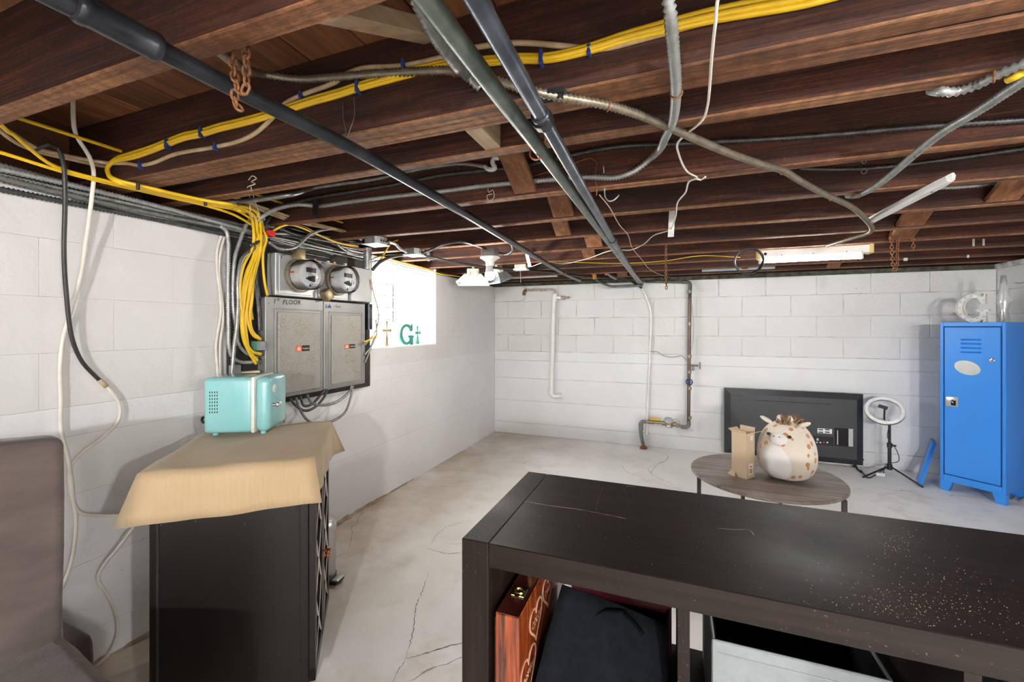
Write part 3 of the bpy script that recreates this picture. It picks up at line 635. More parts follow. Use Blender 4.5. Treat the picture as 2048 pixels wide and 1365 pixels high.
o_ = bx('short armored cable arc stapled below the joist next to the double joist', [P(1862, 180, z=1.72), P(1885, 183, z=1.69), P(1915, 183, z=1.688), P(1950, 172, z=1.688), P(1990, 152, z=1.688), P(2048, 128, z=1.688), P(2110, 104, z=1.688), Vector((.95, 1.0, 1.72)), Vector((1.0, 1.03, JT-.002))], mat='bx_white', r=.0085)
clip(o_, P(1988, 152, z=1.688), (1, -.5, 0), .0115, 'rust', .002)
q = P(2030, 153, z=1.685); MB().tube([P(2015, 160, z=1.68), P(2032, 152, z=1.68), P(2050, 143, z=1.69), Vector((.95, 1.02, 1.71)), Vector((1.05, 1.04, JT-.002))], .008, n=8).build('electrical_cable', 'yellow_jacket', smooth=True, angle=0, label='short yellow cable end beside the armored cable arc', cat='cable')
bx('dark armored cable high on a joist above the strip light', [P(1598, 337, y=1.893), P(1650, 339, y=1.893), P(1720, 338, y=1.893), P(1800, 331, y=1.893), P(1880, 321, y=1.893), P(1960, 310, y=1.893), P(2060, 296, y=1.893), Vector((XR-.01, 1.893, 1.80))], mat='bx_dark', r=.0072)
bx('short pale armored cable peeping out behind the white metal strip', [P(1872, 376, y=2.283), P(1920, 374, y=2.283), P(1985, 367, y=2.283), P(2005, 360, y=2.29)], mat='bx_white', r=.0085)
bx('armored cable squeezed against the green pipe down to the double joist', [Vector((-.36, .20, JT-.002)), Vector((-.36, .28, 1.80)), P(822, -22, z=1.71), P(838, 12, z=1.70), P(855, 48, z=1.70), P(878, 86, z=1.705), P(905, 121, z=1.71), P(935, 153, y=.85), P(960, 178, y=.868)], mat='bx_steel', r=.0095)
bx('armored cable ending in a white loop under the third joist', [P(440, 405, x=-1.74), P(479, 403, x=-1.66), P(519, 399, z=1.705), P(578, 390, z=1.705), P(627, 376, y=1.43), P(680, 368, y=1.46), P(753, 358, y=1.49), P(843, 338, y=1.50), P(925, 328, y=1.50), P(970, 333, y=1.49)], r=.0085)
MB().tube([P(971, 333, y=1.49), P(978, 339, y=1.47), P(990, 337, y=1.46), P(985, 325, y=1.46), P(988, 317, y=1.46), P(998, 316, y=1.46)], .009, n=8, step=.008).build('conduit_offcut', 'white_enamel', smooth=True, angle=0, label='curled white cable end beside the pale blocking', cat='cable')

# --- cords
o_ = cable('hanging_cord', 'thin white cord dangling across the joists through a paper tag', [Vector((.20, .28, JT-.002)), Vector((.22, .34, 1.78)), P(1441, -20, z=1.70), P(1431, 45, z=1.685), P(1424, 110, z=1.683), P(1420, 165, z=1.683), P(1415, 212, z=1.683), P(1405, 240, z=1.683), P(1372, 269, z=1.69), P(1356, 285, z=1.685), P(1358, 310, z=1.683), P(1376, 345, z=1.683), P(1394, 356, z=1.682), P(1380, 362, z=1.682), P(1371, 385, z=1.682), P(1356, 404, z=1.68), P(1352, 430, z=1.68), P(1346, 450, z=1.68), P(1338, 461, z=1.68), P(1310, 470, z=1.682), P(1287, 489, z=1.684), P(1262, 500, z=1.688), P(1226, 501, z=1.66), P(1170, 519, z=1.685), P(1125, 528, z=1.685), P(1095, 524, z=1.685), P(1062, 534, z=1.68)], .0030, 'white_jacket', n=6, step=.012)
MB().tube([P(1390, 357, z=1.681), P(1402, 360, z=1.681), P(1411, 354, z=1.681)], .003, n=6).build('loose_end', 'white_jacket', o_)
a = P(1345, 410, y=2.20); MB().box((a.x-.014, a.y-.001, P(1345, 474, y=2.20).z), (a.x+.014, a.y+.001, P(1345, 408, y=2.20).z), Matrix.Translation(a) @ Matrix.Rotation(.05, 4, 'Y') @ Matrix.Translation(-a)).build('paper_tag', 'paper', label='narrow white paper tag hanging on the thin white cord', cat='tag')
MB().tube([P(1059, 355, y=1.51), P(1124, 336, y=1.51), P(1184, 317, y=1.51), P(1194, 330, y=1.508), P(1189, 350, y=1.505), P(1194, 380, y=1.50), P(1193, 391, y=1.50)], .0016, n=6).build('copper_wire', 'copper_wire', smooth=True, angle=0, label='bare copper wire stapled to the joist behind the pipes', cat='wire')
o_ = cable('bell_wire', 'twisted pinkish bell wire wandering from the copper wire to the far wall', [P(1199, 390, z=1.688), P(1219, 415, z=1.69), P(1239, 450, z=1.69), P(1256, 470, z=1.69), P(1264, 495, z=1.69), P(1284, 520, z=1.69), P(1301, 540, z=1.692), P(1331, 553, z=1.694), P(1362, 558, z=1.694)], .0022, 'pink_wire', cat='wire', n=5)
MB().tube([P(1207, 330, y=1.508), P(1209, 372, y=1.53), P(1211, 396, y=1.53), P(1219, 403, y=1.53), P(1230, 399, y=1.53), P(1238, 390, y=1.53)], .0028, n=6, step=.01).build('hook', 'galvanised', smooth=True, angle=0, label='bent steel wire hook hanging from a joist beside the pipes', cat='hook')
cable('rubber_hose', 'black rubber cable sweeping from the junction box along the far joists', [P(842, 511, z=1.672), P(875, 518, z=1.66), P(920, 527, z=1.66), P(960, 533, z=1.665), P(1000, 537, z=1.67), P(1060, 541, z=1.672), P(1110, 545, z=1.675), P(1165, 553, z=1.678), P(1215, 556, y=4.30), P(1245, 556, y=4.36), P(1268, 566, y=4.42), P(1284, 577, y=4.43)], .0105, 'black_jacket')
cable('white_conduit', 'white conduit following the black cable down the back wall', [P(1284, 577, y=4.43), P(1294, 598, y=4.44), P(1301, 622, y=4.442), P(1302, 650, y=4.442), P(1300, 705, y=4.442), P(1297, 780, y=4.442), P(1294, 845, y=4.442), P(1293, 872, y=4.442)], .0105, 'white_enamel', cat='conduit')
bx('dark armored cable arching from the junction box over the bulb holder', [P(842, 508, z=1.675), P(870, 497, z=1.69), P(895, 487, z=1.70), P(925, 484, z=1.705), P(955, 492, z=1.70), P(985, 503, z=1.69), P(1010, 509, z=1.68), P(1024, 503, z=1.68), P(1025, 492, z=1.69), P(1021, 484, z=1.70)], mat='bx_dark', r=.008)

# --- chains
def chain(name, label, pts, link=.030, r=.0028, group=None, mat='rust'):
    path = resample([Vector(p) for p in pts], .004); L = [0]
    for a, c in zip(path, path[1:]): L.append(L[-1] + (c-a).length)
    t = thing(name, label, 'chain', path[-1], group=group); s_ = 0; k = 0
    base = None
    while s_ < L[-1]:
        i = min(range(len(L)), key=lambda q_: abs(L[q_]-s_)); c = path[i]; T = (path[min(i+2, len(path)-1)] - path[max(i-2, 0)]).normalized()
        q_ = T.to_track_quat('Z', 'Y') @ Vector((0, 0, 1)); R_ = T.to_track_quat('Z', 'Y').to_matrix().to_4x4() @ Matrix.Rotation(math.pi/2*(k % 2) + .35, 4, 'Z')
        if base is None:
            h = link*.5 - r; w = link*.24
            lp = [Vector((w*math.cos(a_), 0, (h-w) + w*math.sin(a_))) for a_ in [math.pi*j/5 for j in range(6)]] + [Vector((w*math.cos(a_), 0, -(h-w) + w*math.sin(a_))) for a_ in [math.pi + math.pi*j/5 for j in range(6)]]
            o = MB().tube(lp, r, n=5, closed=True, raw=True).build('link', mat, t, local=True, smooth=True, angle=0); base = o.data
        else:
            o = bpy.data.objects.new('link', base); col.objects.link(o); o.parent = t
        o.matrix_local = Matrix.Translation(c - ORG[t.name]) @ R_
        s_ += link*.62; k += 1
    return t
yc = .556
chain('rusty_chain', 'rusty chain bunched in a loop below the deck behind the nearest joist', [P(462, 92, y=yc), P(465, 125, y=yc), P(470, 155, y=yc), P(476, 178, y=yc), P(484, 186, y=yc), P(491, 178, y=yc), P(493, 150, y=yc), P(492, 115, y=yc), P(490, 82, y=yc)], link=.026, r=.0026)
chain('rusty_chain', 'short whitish rusty chain end dangling over the yellow cables', [P(470, 190, y=yc), P(470, 205, y=yc), P(477, 215, y=yc), P(482, 228, y=yc)], link=.024, r=.0026)
chain('rusty_chain', 'single rusty chain hanging straight in front of the back wall pipes', [P(1332, 490, y=2.66), P(1332, 530, y=2.66), P(1333, 580, y=2.66)], link=.024, r=.0024)
chain('rusty_chain', 'rusty chain hanging as a doubled loop beside the strip light', [P(1782, 465, y=3.05), P(1784, 500, y=3.05), P(1786, 530, y=3.05), P(1790, 540, y=3.05), P(1794, 530, y=3.05), P(1795, 500, y=3.05), P(1797, 458, y=3.05)], link=.027, r=.0028)
chain('rusty_chain', 'very short orange rusty chain next to the doubled chain', [P(1826, 474, y=3.05), P(1827, 498, y=3.05)], link=.027, r=.0028)
# knotted string round the yellow cables
MB().tube([P(497, 360, z=1.696), P(506, 352, z=1.69), P(513, 357, z=1.69), P(503, 364, z=1.685), P(511, 368, z=1.685), P(500, 372, z=1.68), P(499, 390, x=-1.63), P(500, 415, x=-1.62), P(504, 432, x=-1.66), P(512, 436, x=-1.66), P(517, 428, x=-1.66), P(509, 400, x=-1.62), P(502, 375, z=1.68)], .0018, n=5, step=.01).build('string', 'string', smooth=True, angle=0, label='knotted pale string tying the yellow cables to a joist', cat='string')

# --- fluorescent strip light and its neighbours
t = thing('strip_light', 'white fluorescent strip light with one tube, hung under the far joists', 'ceiling light', (0.81, 3.14, 1.60))
x0, x1, yy = P(1520, 510, y=3.12).x, P(1742, 497, y=3.12).x, 3.14
MB().box((x0, yy-.02, 1.648), (x1, yy+.04, 1.698), ch=.004).build('channel_body', 'white_enamel', t)
m, nt, b = new_mat('tube_glass'); b.inputs['Base Color'].default_value = (.88, .89, .88, 1); b.inputs['Roughness'].default_value = .18; b.inputs['Emission Color'].default_value = (1, .98, .95, 1); b.inputs['Emission Strength'].default_value = 40.0
MB().cyl((x0+.012, yy-.005, 1.628), (x1-.05, yy-.005, 1.628), .0125, n=16).build('fluorescent_tube', 'tube_glass', t, smooth=True)
for xx in (x0-.004, x1-.05): MB().box((xx, yy-.022, 1.612), (xx+.014, yy+.012, 1.66), ch=.003).build('tube_socket', 'cream_plastic', t)
for xx in (x0-.012, x1-.006): MB().box((xx, yy-.026, 1.645), (xx+.02, yy+.046, 1.702), ch=.003).build('end_cap', 'yellowed_plastic', t)
MB().cyl((x0+.03, yy-.021, 1.672), (x0+.03, yy-.0195, 1.672), .009, n=12).build('knockout', 'black_hole', t)
for k in range(3): MB().cyl((x0+.12+.17*k, yy-.0215, 1.66), (x0+.12+.17*k, yy-.0195, 1.66), .003, n=8).build('screw', 'iron_black', t)
coil = []
cc = P(1497, 522, y=3.02)
for k in range(5*16+1):
    a = 2*math.pi*k/16; R = .083 - .004*math.sin(k*.37) - .0011*(k/16); coil.append(cc + Vector((R*math.cos(a), -.016+.008*(k/16) , R*math.sin(a)*.98)))
MB().tube(coil, .0048, n=7, raw=True).build('cable_coil', 'black_jacket', smooth=True, angle=0, label='coil of thin black cable hanging on the strip light end', cat='cable')
a, c = P(1742, 444, z=1.684), P(1906, 359, z=1.684)
t = thing('metal_strip', 'white painted metal strip screwed across the joists near the armored cable', 'metal strip', (a.x, a.y, 1.68))
M = Matrix.Translation(a) @ Matrix.Rotation(math.atan2(-(c.x-a.x), c.y-a.y), 4, 'Z'); L = (c-a).length * -1
M = Matrix.Translation(a) @ (c-a).to_track_quat('Y', 'Z').to_matrix().to_4x4()
L = (c-a).length
m_ = MB(); prof = [(-.022, .014), (-.018, .0), (-.010, -.006), (.010, -.006), (.018, 0), (.022, .014)]
vs_ = []
for (yy_, sx, dz) in ((0, 1, 0), (L-.06, 1, 0), (L-.012, .62, .002), (L, .12, .008)): vs_ += [(p_[0]*sx, yy_, p_[1] + dz) for p_ in prof]
fs_ = [(r_*6+j, r_*6+j+1, (r_+1)*6+j+1, (r_+1)*6+j) for r_ in range(3) for j in range(5)] + [(r_*6+5, r_*6, (r_+1)*6, (r_+1)*6+5) for r_ in range(3)] + [tuple(range(6)), tuple(18+j for j in range(6))]
m_.add(vs_, fs_).xf(M).build('strip', 'white_enamel', t)
for yy_ in (.02, L*.8): MB().cyl(M @ Vector((0, yy_, -.0075)), M @ Vector((0, yy_, -.0055)), .0035, n=8).build('screw', 'iron_black', t)
# small clip on a joist, white chalk strips, pale boards by the far wall
MB().torus(P(1728, 343, y=1.885), (0, 1, .2), .008, .0018, n=14, m=5).torus(P(1728, 324, y=1.885), (0, 1, .2), .006, .0016, n=14, m=5).build('eye_hook', 'galvanised', label='tiny steel eye hook under the dark armored cable', cat='hook')
plain('pale_blue_board', (0.55, 0.66, 0.72), .6)
a, c = P(1404, 541, y=4.30), P(1550, 537, y=4.30); MB().box((a.x, 4.29, a.z-.012), (c.x, 4.325, c.z+.018), ch=.002).build('painted_board', 'pale_blue_board', label='pale blue board strip on the far joist behind the cable coil', cat='board')
a, c = P(1018, 555, y=4.30), P(1115, 555, y=4.30); MB().box((a.x, 4.285, a.z-.016), (c.x, 4.325, c.z+.02), ch=.002).build('painted_board', 'white_enamel', label='white painted board strip on the far joist by the corner', cat='board')
# twin orange elbows where pipes come through the far joists
plain('orange_enamel', (0.62, 0.30, 0.05), .45, c2=(0.5, 0.2, 0.03))
t = thing('pipe_elbow', 'short stub pipe with an orange elbow below the far joists, the lower one', 'pipe fitting', P(1188, 560, y=4.1))
e0 = P(1188, 545, y=4.1); MB().tube([e0 + Vector((0, 0, .05)), e0, e0 + Vector((.0, -.005, -.035)), e0 + Vector((.005, .01, -.055))], .022, n=12, step=.01).build('elbow', 'orange_enamel', t, smooth=True, angle=0)
MB().tube([e0 + Vector((.01, .01, -.05)), P(1197, 563, y=4.16), P(1222, 573, y=4.25), P(1222, 573, y=4.25) + Vector((.03, .02, 0)), P(1285, 571, y=4.36)], .012, n=10, step=.03).build('stub_pipe', 'iron_green', t, smooth=True, angle=0)
t = thing('pipe_elbow', 'short stub pipe with an orange elbow below the far joists, the higher one', 'pipe fitting', P(1213, 552, y=4.15))
e0 = P(1213, 540, y=4.15); MB().tube([e0 + Vector((0, 0, .04)), e0, e0 + Vector((.002, 0, -.05))], .02, n=12, step=.01).build('elbow', 'orange_enamel', t, smooth=True, angle=0)
MB().tube([e0 + Vector((0, 0, -.03)), P(1222, 553, y=4.2), P(1232, 558, y=4.3)], .012, n=10).build('stub_pipe', 'galvanised', t, smooth=True, angle=0)

MB().tube([P(u, v, y=1.50) for u, v in [(975, 372), (978, 385), (985, 380), (988, 395), (978, 402), (974, 392), (984, 388)]], .0014, n=5, step=.006).build('string', 'string', smooth=True, angle=0, label='small knot of pale string on the joist beside the bridging board', cat='string')
# ------------------------------------------------------------------ electrical wall: panels, meters, junction boxes, cable drops
plain('panel_grey', (0.285, 0.285, 0.275), 0.45, .25, c2=(0.245, 0.245, 0.235), scale=10, spec=.4)
plain('meter_grey', (0.42, 0.43, 0.43), 0.42, .25, c2=(0.37, 0.38, 0.38), scale=10)
m, nt, b = new_mat('rusty_door'); b.inputs['Roughness'].default_value = .55; b.inputs['Metallic'].default_value = .15
v = coords(nt); n1 = noise(nt, v, 6, 5, .75); n2 = noise(nt, v, 130, 5, .75)
rr = mix(nt, 1.0, ramp(nt, n1, [(.40, (.05, .05, .05)), (.66, (1, 1, 1))]), ramp(nt, n2, [(.46, (0, 0, 0)), (.60, (1, 1, 1))]), 'MULTIPLY')
nt.links.new(mix(nt, rr, (.335, .325, .30), (.22, .155, .07)), b.inputs['Base Color']); bump(nt, b, n2, .15, .002)
plain('ink', (0.015, 0.015, 0.018), .6)
plain('ink_blue', (0.02, 0.08, 0.35), .6)
plain('sticker_orange', (0.85, 0.13, 0.02), .4)
plain('sticker_black', (0.015, 0.013, 0.012), .35)
plain('sticker_white', (0.82, 0.82, 0.80), .4)
plain('brass_lock', (0.33, 0.27, 0.15), .45, .6, c2=(0.25, 0.20, 0.11), scale=30)
plain('meter_face', (0.80, 0.81, 0.82), .4)
plain('lcd', (0.06, 0.055, 0.045), .25)
plain('dark_board', (0.020, 0.017, 0.015), .75, c2=(0.04, 0.033, 0.028), scale=8)
m, nt, b = new_mat('clear_plastic')
tr = N(nt, 'ShaderNodeBsdfTransparent'); tr.inputs[0].default_value = (.93, .93, .93, 1); gl = N(nt, 'ShaderNodeBsdfGlossy'); gl.inputs['Roughness'].default_value = .05
fr = N(nt, 'ShaderNodeFresnel'); fr.inputs[0].default_value = 1.5; mx = N(nt, 'ShaderNodeMixShader')
nt.links.new(fr.outputs[0], mx.inputs[0]); nt.links.new(tr.outputs[0], mx.inputs[1]); nt.links.new(gl.outputs[0], mx.inputs[2]); nt.links.new(mx.outputs[0], nt.nodes['Material Output'].inputs[0])

# backing board fixed to the wall
MB().box((XL+.001, P(458,600,x=-1.89).y, P(600,800,x=-1.89).z), (XL+.018, P(741,600,x=-1.89).y, 1.655), ch=.002).build('backing_board', 'dark_board', label='black painted plywood board behind the meters and panels', cat='board')
XF = -1.83                                              # front plane of the enclosures
EY, EZ = Vector((0, 1, 0)), Vector((0, 0, 1))
def panel(label, y0, y1, z0, z1, lettering, door, sticker, blue=None):
    t = thing('breaker_panel', label, 'electrical panel', (XF-.06, (y0+y1)/2, z0), group='breaker panels')
    bd = MB().box((XL+.020, y0, z0), (XF-.008, y1, z1), ch=.002).build('panel_box', 'panel_grey', t)
    cv = MB().box((XF-.008, y0-.006, z0-.006), (XF, y1+.006, z1+.004), ch=.003).build('panel_cover', 'panel_grey', t)
    (u0, v0), (u1, v1) = door
    a, c = P(u0, v0, x=XF+.006), P(u1, v1, x=XF+.006)
    dy0, dy1, dz0, dz1 = a.y, c.y, c.z, a.z
    e = .018
    # embossed frame round the door
    fr_ = MB()
    for (A, B_) in (((dy0-e, dz0-e), (dy0-e+.006, dz1+e)), ((dy1+e-.006, dz0-e), (dy1+e, dz1+e)), ((dy0-e, dz1+e-.006), (dy1+e, dz1+e)), ((dy0-e, dz0-e), (dy1+e, dz0-e+.006))):
        fr_.box((XF-.001, A[0], A[1]), (XF+.004, B_[0], B_[1]), ch=.0015)
    fr_.build('embossed_frame', 'panel_grey', t)
    dr = MB().box((XF-.001, dy0, dz0), (XF+.006, dy1, dz1), ch=.0025).build('door', 'rusty_door', t)
    for zz in (dz1 - (dz1-dz0)*.17, dz0 + (dz1-dz0)*.17): MB().box((XF+.004, dy0-.003, zz-.007), (XF+.010, dy0+.004, zz+.007), ch=.001).build('hinge', 'galvanised', dr)
    (su0, sv0), (su1, sv1) = sticker
    a, c = P(su0, sv0, x=XF+.0065), P(su1, sv1, x=XF+.0065); ym = a.y + (c.y-a.y)*.42; zs0, zs1 = c.z, a.z
    st = MB().box((XF+.006, a.y, zs0), (XF+.0072, ym, zs1)).build('maker_sticker', 'sticker_orange', t)
    MB().box((XF+.006, ym, zs0), (XF+.0072, c.y, zs1)).build('sticker_field', 'sticker_black', st)
    hgt = (zs1-zs0)
    text_mb('MURRAY', min(hgt*.5, (c.y-ym)/4.6), (XF+.0073, ym+(c.y-ym)*.08, zs0+hgt*.33), EY, EZ).build('lettering', 'sticker_white', st)
    MB().box((XF+.0072, a.y+hgt*.25, zs0+hgt*.22), (XF+.0076, ym-hgt*.25, zs0+hgt*.40)).box((XF+.0072, a.y+hgt*.25, zs0+hgt*.48), (XF+.0076, ym-hgt*.25, zs0+hgt*.56)).box((XF+.0072, a.y+hgt*.4, zs0+hgt*.64), (XF+.0076, ym-hgt*.4, zs0+hgt*.76)).build('emblem', 'sticker_white', st)
    for body, size, (u, v) in lettering:
        text_mb(body, size, P(u, v, x=XF+.0006), EY + EZ*.04, EZ, shear=.15, spacing=1.06, bold=.0004).build('handwriting', 'ink', t)
    if blue:
        q = P(*blue, x=XF+.001)
        MB().prism([(-.014, -.010), (.014, -.010), (.009, .006), (.003, .004), (.0, .016), (-.005, .003), (-.011, .004)], q, EY, EZ, .0006).build('blue_scribble', 'ink_blue', t)
    for (yy, zz) in ((y0+.015, z0+.02), (y0+.015, z1-.03), (y1-.015, z0+.02), (y1-.015, (z0+z1)/2)): MB().lathe([(.0045, 0), (.004, .002), (.001, .003)], (XF, yy, zz), (1, 0, 0), n=8).build('screw', 'galvanised', t)
    return t
panel('grey breaker panel handwritten 1ST FLOOR, with a rust speckled door', P(533,600,x=XF).y, P(646,600,x=XF).y-.004, P(600,787,x=XF).z, P(590,599,x=XF).z, [('1', .034, (546, 607)), ('ST', .016, (553, 602)), ('FLOOR', .033, (565, 609))], ((557, 624), (641, 776)), ((592, 692), (619, 702)))
panel('grey breaker panel with blue scribble beside the window, rust speckled door', P(648,600,x=XF).y+.006, P(729,600,x=XF).y, P(690,772,x=XF).z, P(690,607,x=XF).z, [('2', .026, (650, 616)), ('- L', .024, (667, 615)), ('oor', .015, (675, 615))], ((664, 630), (722, 760)), ((689, 689.5), (710, 696.5)), blue=(659, 613))
# meter sockets
def meter_socket(label, y0, y1, z0, z1, hand):
    t = thing('meter_socket', label, 'meter box', (XF-.06, (y0+y1)/2, z0), group='meter sockets')
    MB().box((XL+.020, y0, z0), (XF, y1, z1), ch=.004).build('socket_box', 'meter_grey', t)
    cv = MB().box((XF, y0+.018, z0+.010), (XF+.004, y1-.018, z1-.010), ch=.002).build('socket_cover', 'meter_grey', t)
    for body, size, (u, v) in hand: text_mb(body, size, P(u, v, x=XF+.005), EY, EZ, shear=.2, bold=.0003).build('handwriting', 'ink', cv)
    return t
ZM0, ZM1 = P(600, 594.5, x=XF).z, P(600, 514, x=XF).z
meter_socket('grey meter socket box handwritten 1ST, left of its twin', P(551,550,x=XF).y, P(631,550,x=XF).y, ZM0, ZM1, [('1', .03, (560, 517)), ('ST', .014, (566, 511))])
meter_socket('grey meter socket box with 2ND written at the top, right of its twin', P(632,550,x=XF).y, P(697,550,x=XF).y, ZM0, ZM1, [('2ND', .014, (642, 527))])
MB().box((XL+.020, P(698,550,x=XF).y, ZM0), (XF+.02, P(745,550,x=XF+.02).y, ZM1-.002), ch=.004).build('pull_box', 'meter_grey', label='plain grey pull box at the window edge of the meter row', cat='electrical box')
def meter(label, yc, zc, lock):
    R, D = .078, .11
    t = thing('electric_meter', label, 'electric meter', (XF+.06, yc, zc-R), group='electric meters')
    c = Vector((XF+.004, yc, zc)); ax = (1, 0, 0)
    MB().lathe([(R+.002, 0), (R+.011, .002), (R+.011, .018), (R+.003, .022), (R, .022)], c, ax, n=40).build('meter_ring', 'bx_tan', t, smooth=True)
    MB().lathe([(R-.006, .012), (R-.006, .080), (R-.010, .083)], c, ax, n=40, cap=False).build('inner_can', 'meter_face', t, smooth=True)
    f = MB().lathe([(.0005, 0), (R-.010, 0)], c + Vector((.083, 0, 0)), ax, n=40, cap=False).build('meter_face', 'meter_face', t)
    MB().lathe([(R, .018), (R, .095), (R-.004, .105), (R-.012, .110), (.001, .111)], c, ax, n=40, cap=False).build('glass_cover', 'clear_plastic', t, smooth=True)
    X = XF+.004+.0835
    MB().box((X, yc-.030, zc+.012), (X+.002, yc+.034, zc+.036)).build('display', 'lcd', f)
    MB().box((X, yc-.006, zc-.033), (X+.002, yc+.006, zc-.008), ch=.001).box((X, yc+.008, zc-.036), (X+.004, yc+.026, zc-.004), ch=.003).box((X, yc-.03, zc-.026), (X+.002, yc-.018, zc-.016)).box((X, yc-.017, zc-.030), (X+.003, yc-.008, zc-.010)).build('dial_marks', 'ink', f)
    MB().box((X, yc+.044, zc-.018), (X+.001, yc+.05, zc-.012)).build('button', 'ink', f)
    for k in range(6): MB().box((X, yc+.006, zc-.044-.004*k), (X+.0006, yc+.05-.006*k, zc-.0425-.004*k)).build('printed_line', 'lcd', f)
    MB().prism([(-.008, 0), (.008, 0), (.003, .014), (-.003, .014)], (X, yc-.004, zc-.062), EY, EZ, .001).build('utility_mark', 'ink_blue', f)
    MB().torus(c + Vector((.112, .052, -.012)), (1, 0, 0), .011, .0016, n=16, m=5).build('seal_ring', 'galvanised', t)
    # stickers printed on the can side, facing the room
    a0 = -2.5
    MB().box((XF+.03, yc-R*.98, zc+.004), (XF+.056, yc-R*.955, zc+.011)).build('can_sticker', 'sticker_orange', t)
    (lu, lv, rot) = lock
    p = P(lu, lv, x=XF+.03)
    Ml = Matrix.Translation(p) @ Matrix.Rotation(rot, 4, 'X')
    MB().rbox((-.026, -.026, -.030), (.022, .026, .030), .008, 2, Ml).build('seal_lock', 'brass_lock', t, smooth=True)
    return t
q1 = P(596, 551.5, x=XF); q2 = P(672, 561, x=XF)
meter('round electric meter under clear cover on the 1ST socket, brass lock on top', q1.y, q1.z, (598, 510, 0))
meter('round electric meter under clear cover beside the pull box, brass lock below', q2.y, q2.z, (654, 590, .6))
MB().cyl((-1.80, P(735, 520, x=-1.80).y, ZM1-.004), (-1.80, P(735, 520, x=-1.80).y, 1.70), .026, n=20).build('metal_conduit', 'galvanised', smooth=True, label='stout galvanised conduit rising from the pull box', cat='conduit')
# junction boxes under the joists
def jbox(label, u, v, z, s=.052, h=.038):
    p = P(u, v, z=z); t = thing('junction_box', label, 'junction box', p, group='junction boxes')
    MB().prism([(-s, -s*.6), (-s*.6, -s), (s*.6, -s), (s, -s*.6), (s, s*.6), (s*.6, s), (-s*.6, s), (-s, s*.6)], p + Vector((0, 0, .003)), (1, 0, 0), (0, 1, 0), h).build('steel_box', 'galvanised', t)
    MB().box((p.x-s*1.03, p.y-s*1.03, p.z), (p.x+s*1.03, p.y+s*1.03, p.z+.003), ch=.001).build('cover_plate', 'white_enamel', t)
    for k in range(3): MB().cyl((p.x+s, p.y-s*.4+s*.4*k, p.z+.02), (p.x+s+.001, p.y-s*.4+s*.4*k, p.z+.02), .006, n=10).build('knockout', 'iron_black', t)
jbox('galvanised junction box with white plate above the galvanised conduit', 752, 491, 1.655)
jbox('galvanised junction box with white plate at the start of the black cable', 829, 512, 1.66)
# small parts left of the panels
plain('transformer_green', (0.13, 0.30, 0.22), .45)
p = P(516, 692, x=-1.83); t = thing('doorbell_transformer', 'small green doorbell transformer on the panel side', 'transformer', p)
MB().rbox(p - Vector((.025, .02, .022)), p + Vector((.025, .02, .022)), .004, 2).build('body', 'transformer_green', t)
MB().box(p + Vector((.025, -.016, -.02)), p + Vector((.028, .016, .02))).build('cover', 'galvanised', t)
p = P(498, 743, x=-1.86); t = thing('outlet_box', 'yellowed outlet box on the wall behind the teal fridge', 'outlet', p + Vector((0, 0, -.03)))
MB().box(p - Vector((.035, .03, .045)), p + Vector((.012, .05, .0)), ch=.003).build('box', 'cream_plastic', t)
MB().box(p - Vector((.02, .085, .07)), p + Vector((-.01, -.03, .035)), ch=.003).build('bracket', 'panel_grey', t)

YV = [([(470, 416), (503, 422), (512, 440), (510, 470), (508, 510), (494, 545), (484, 590), (483, 640), (488, 680), (500, 706), (514, 722)], 'yellow cable strand in the thick drop left of the panels, bowed outermost'),
      ([(476, 420), (508, 430), (517, 455), (512, 500), (502, 540), (497, 590), (490, 640), (492, 670), (499, 700), (521, 709)], 'yellow cable strand in the thick drop left of the panels, in its middle'),
      ([(480, 412), (514, 424), (524, 450), (526, 480), (516, 520), (506, 560), (503, 600), (499, 640), (505, 665), (521, 680)], 'yellow cable strand in the thick drop nearest the meter socket')]
for pts, lab in YV: cable('electrical_cable', lab, [P(u, v, x=(-1.72, -1.78, -1.81, -1.83)[min(i, 3)]) for i, (u, v) in enumerate(pts)], .0085, 'yellow_jacket', group='yellow cables dropping to the panels', step=.015)

# --- armored cables: bundle along the left wall top
for k, (dx, z0, z1) in enumerate(((.022, 1.690, 1.672), (.020, 1.668, 1.650), (.040, 1.676, 1.655), (.018, 1.646, 1.628), (.040, 1.652, 1.636), (.020, 1.624, 1.612))):
    w = lambda y: .006*math.sin(y*5+k*1.7)
    ys = [YF+.05, -1.5, .20, .5, .8, 1.05, 1.25, 1.45, 1.7, 1.95]
    bx(('topmost armored cable of the bundle along the left wall top', 'third armored cable from the top in the left wall bundle', 'second armored cable from the top in the left wall bundle', 'second armored cable from the bottom in the left wall bundle', 'third armored cable from the bottom in the left wall bundle', 'lowest armored cable of the left wall bundle, just above the white paint')[k], [Vector((XL+dx+w(y+1), y, z0+(z1-z0)*max(0, y-.2)/1.6 + w(y))) for y in ys], group='armored cables bundled on the left wall', mat=('bx_steel', 'bx_white', 'bx_white', 'bx_steel', 'bx_steel', 'bx_dark')[k], r=.0088)
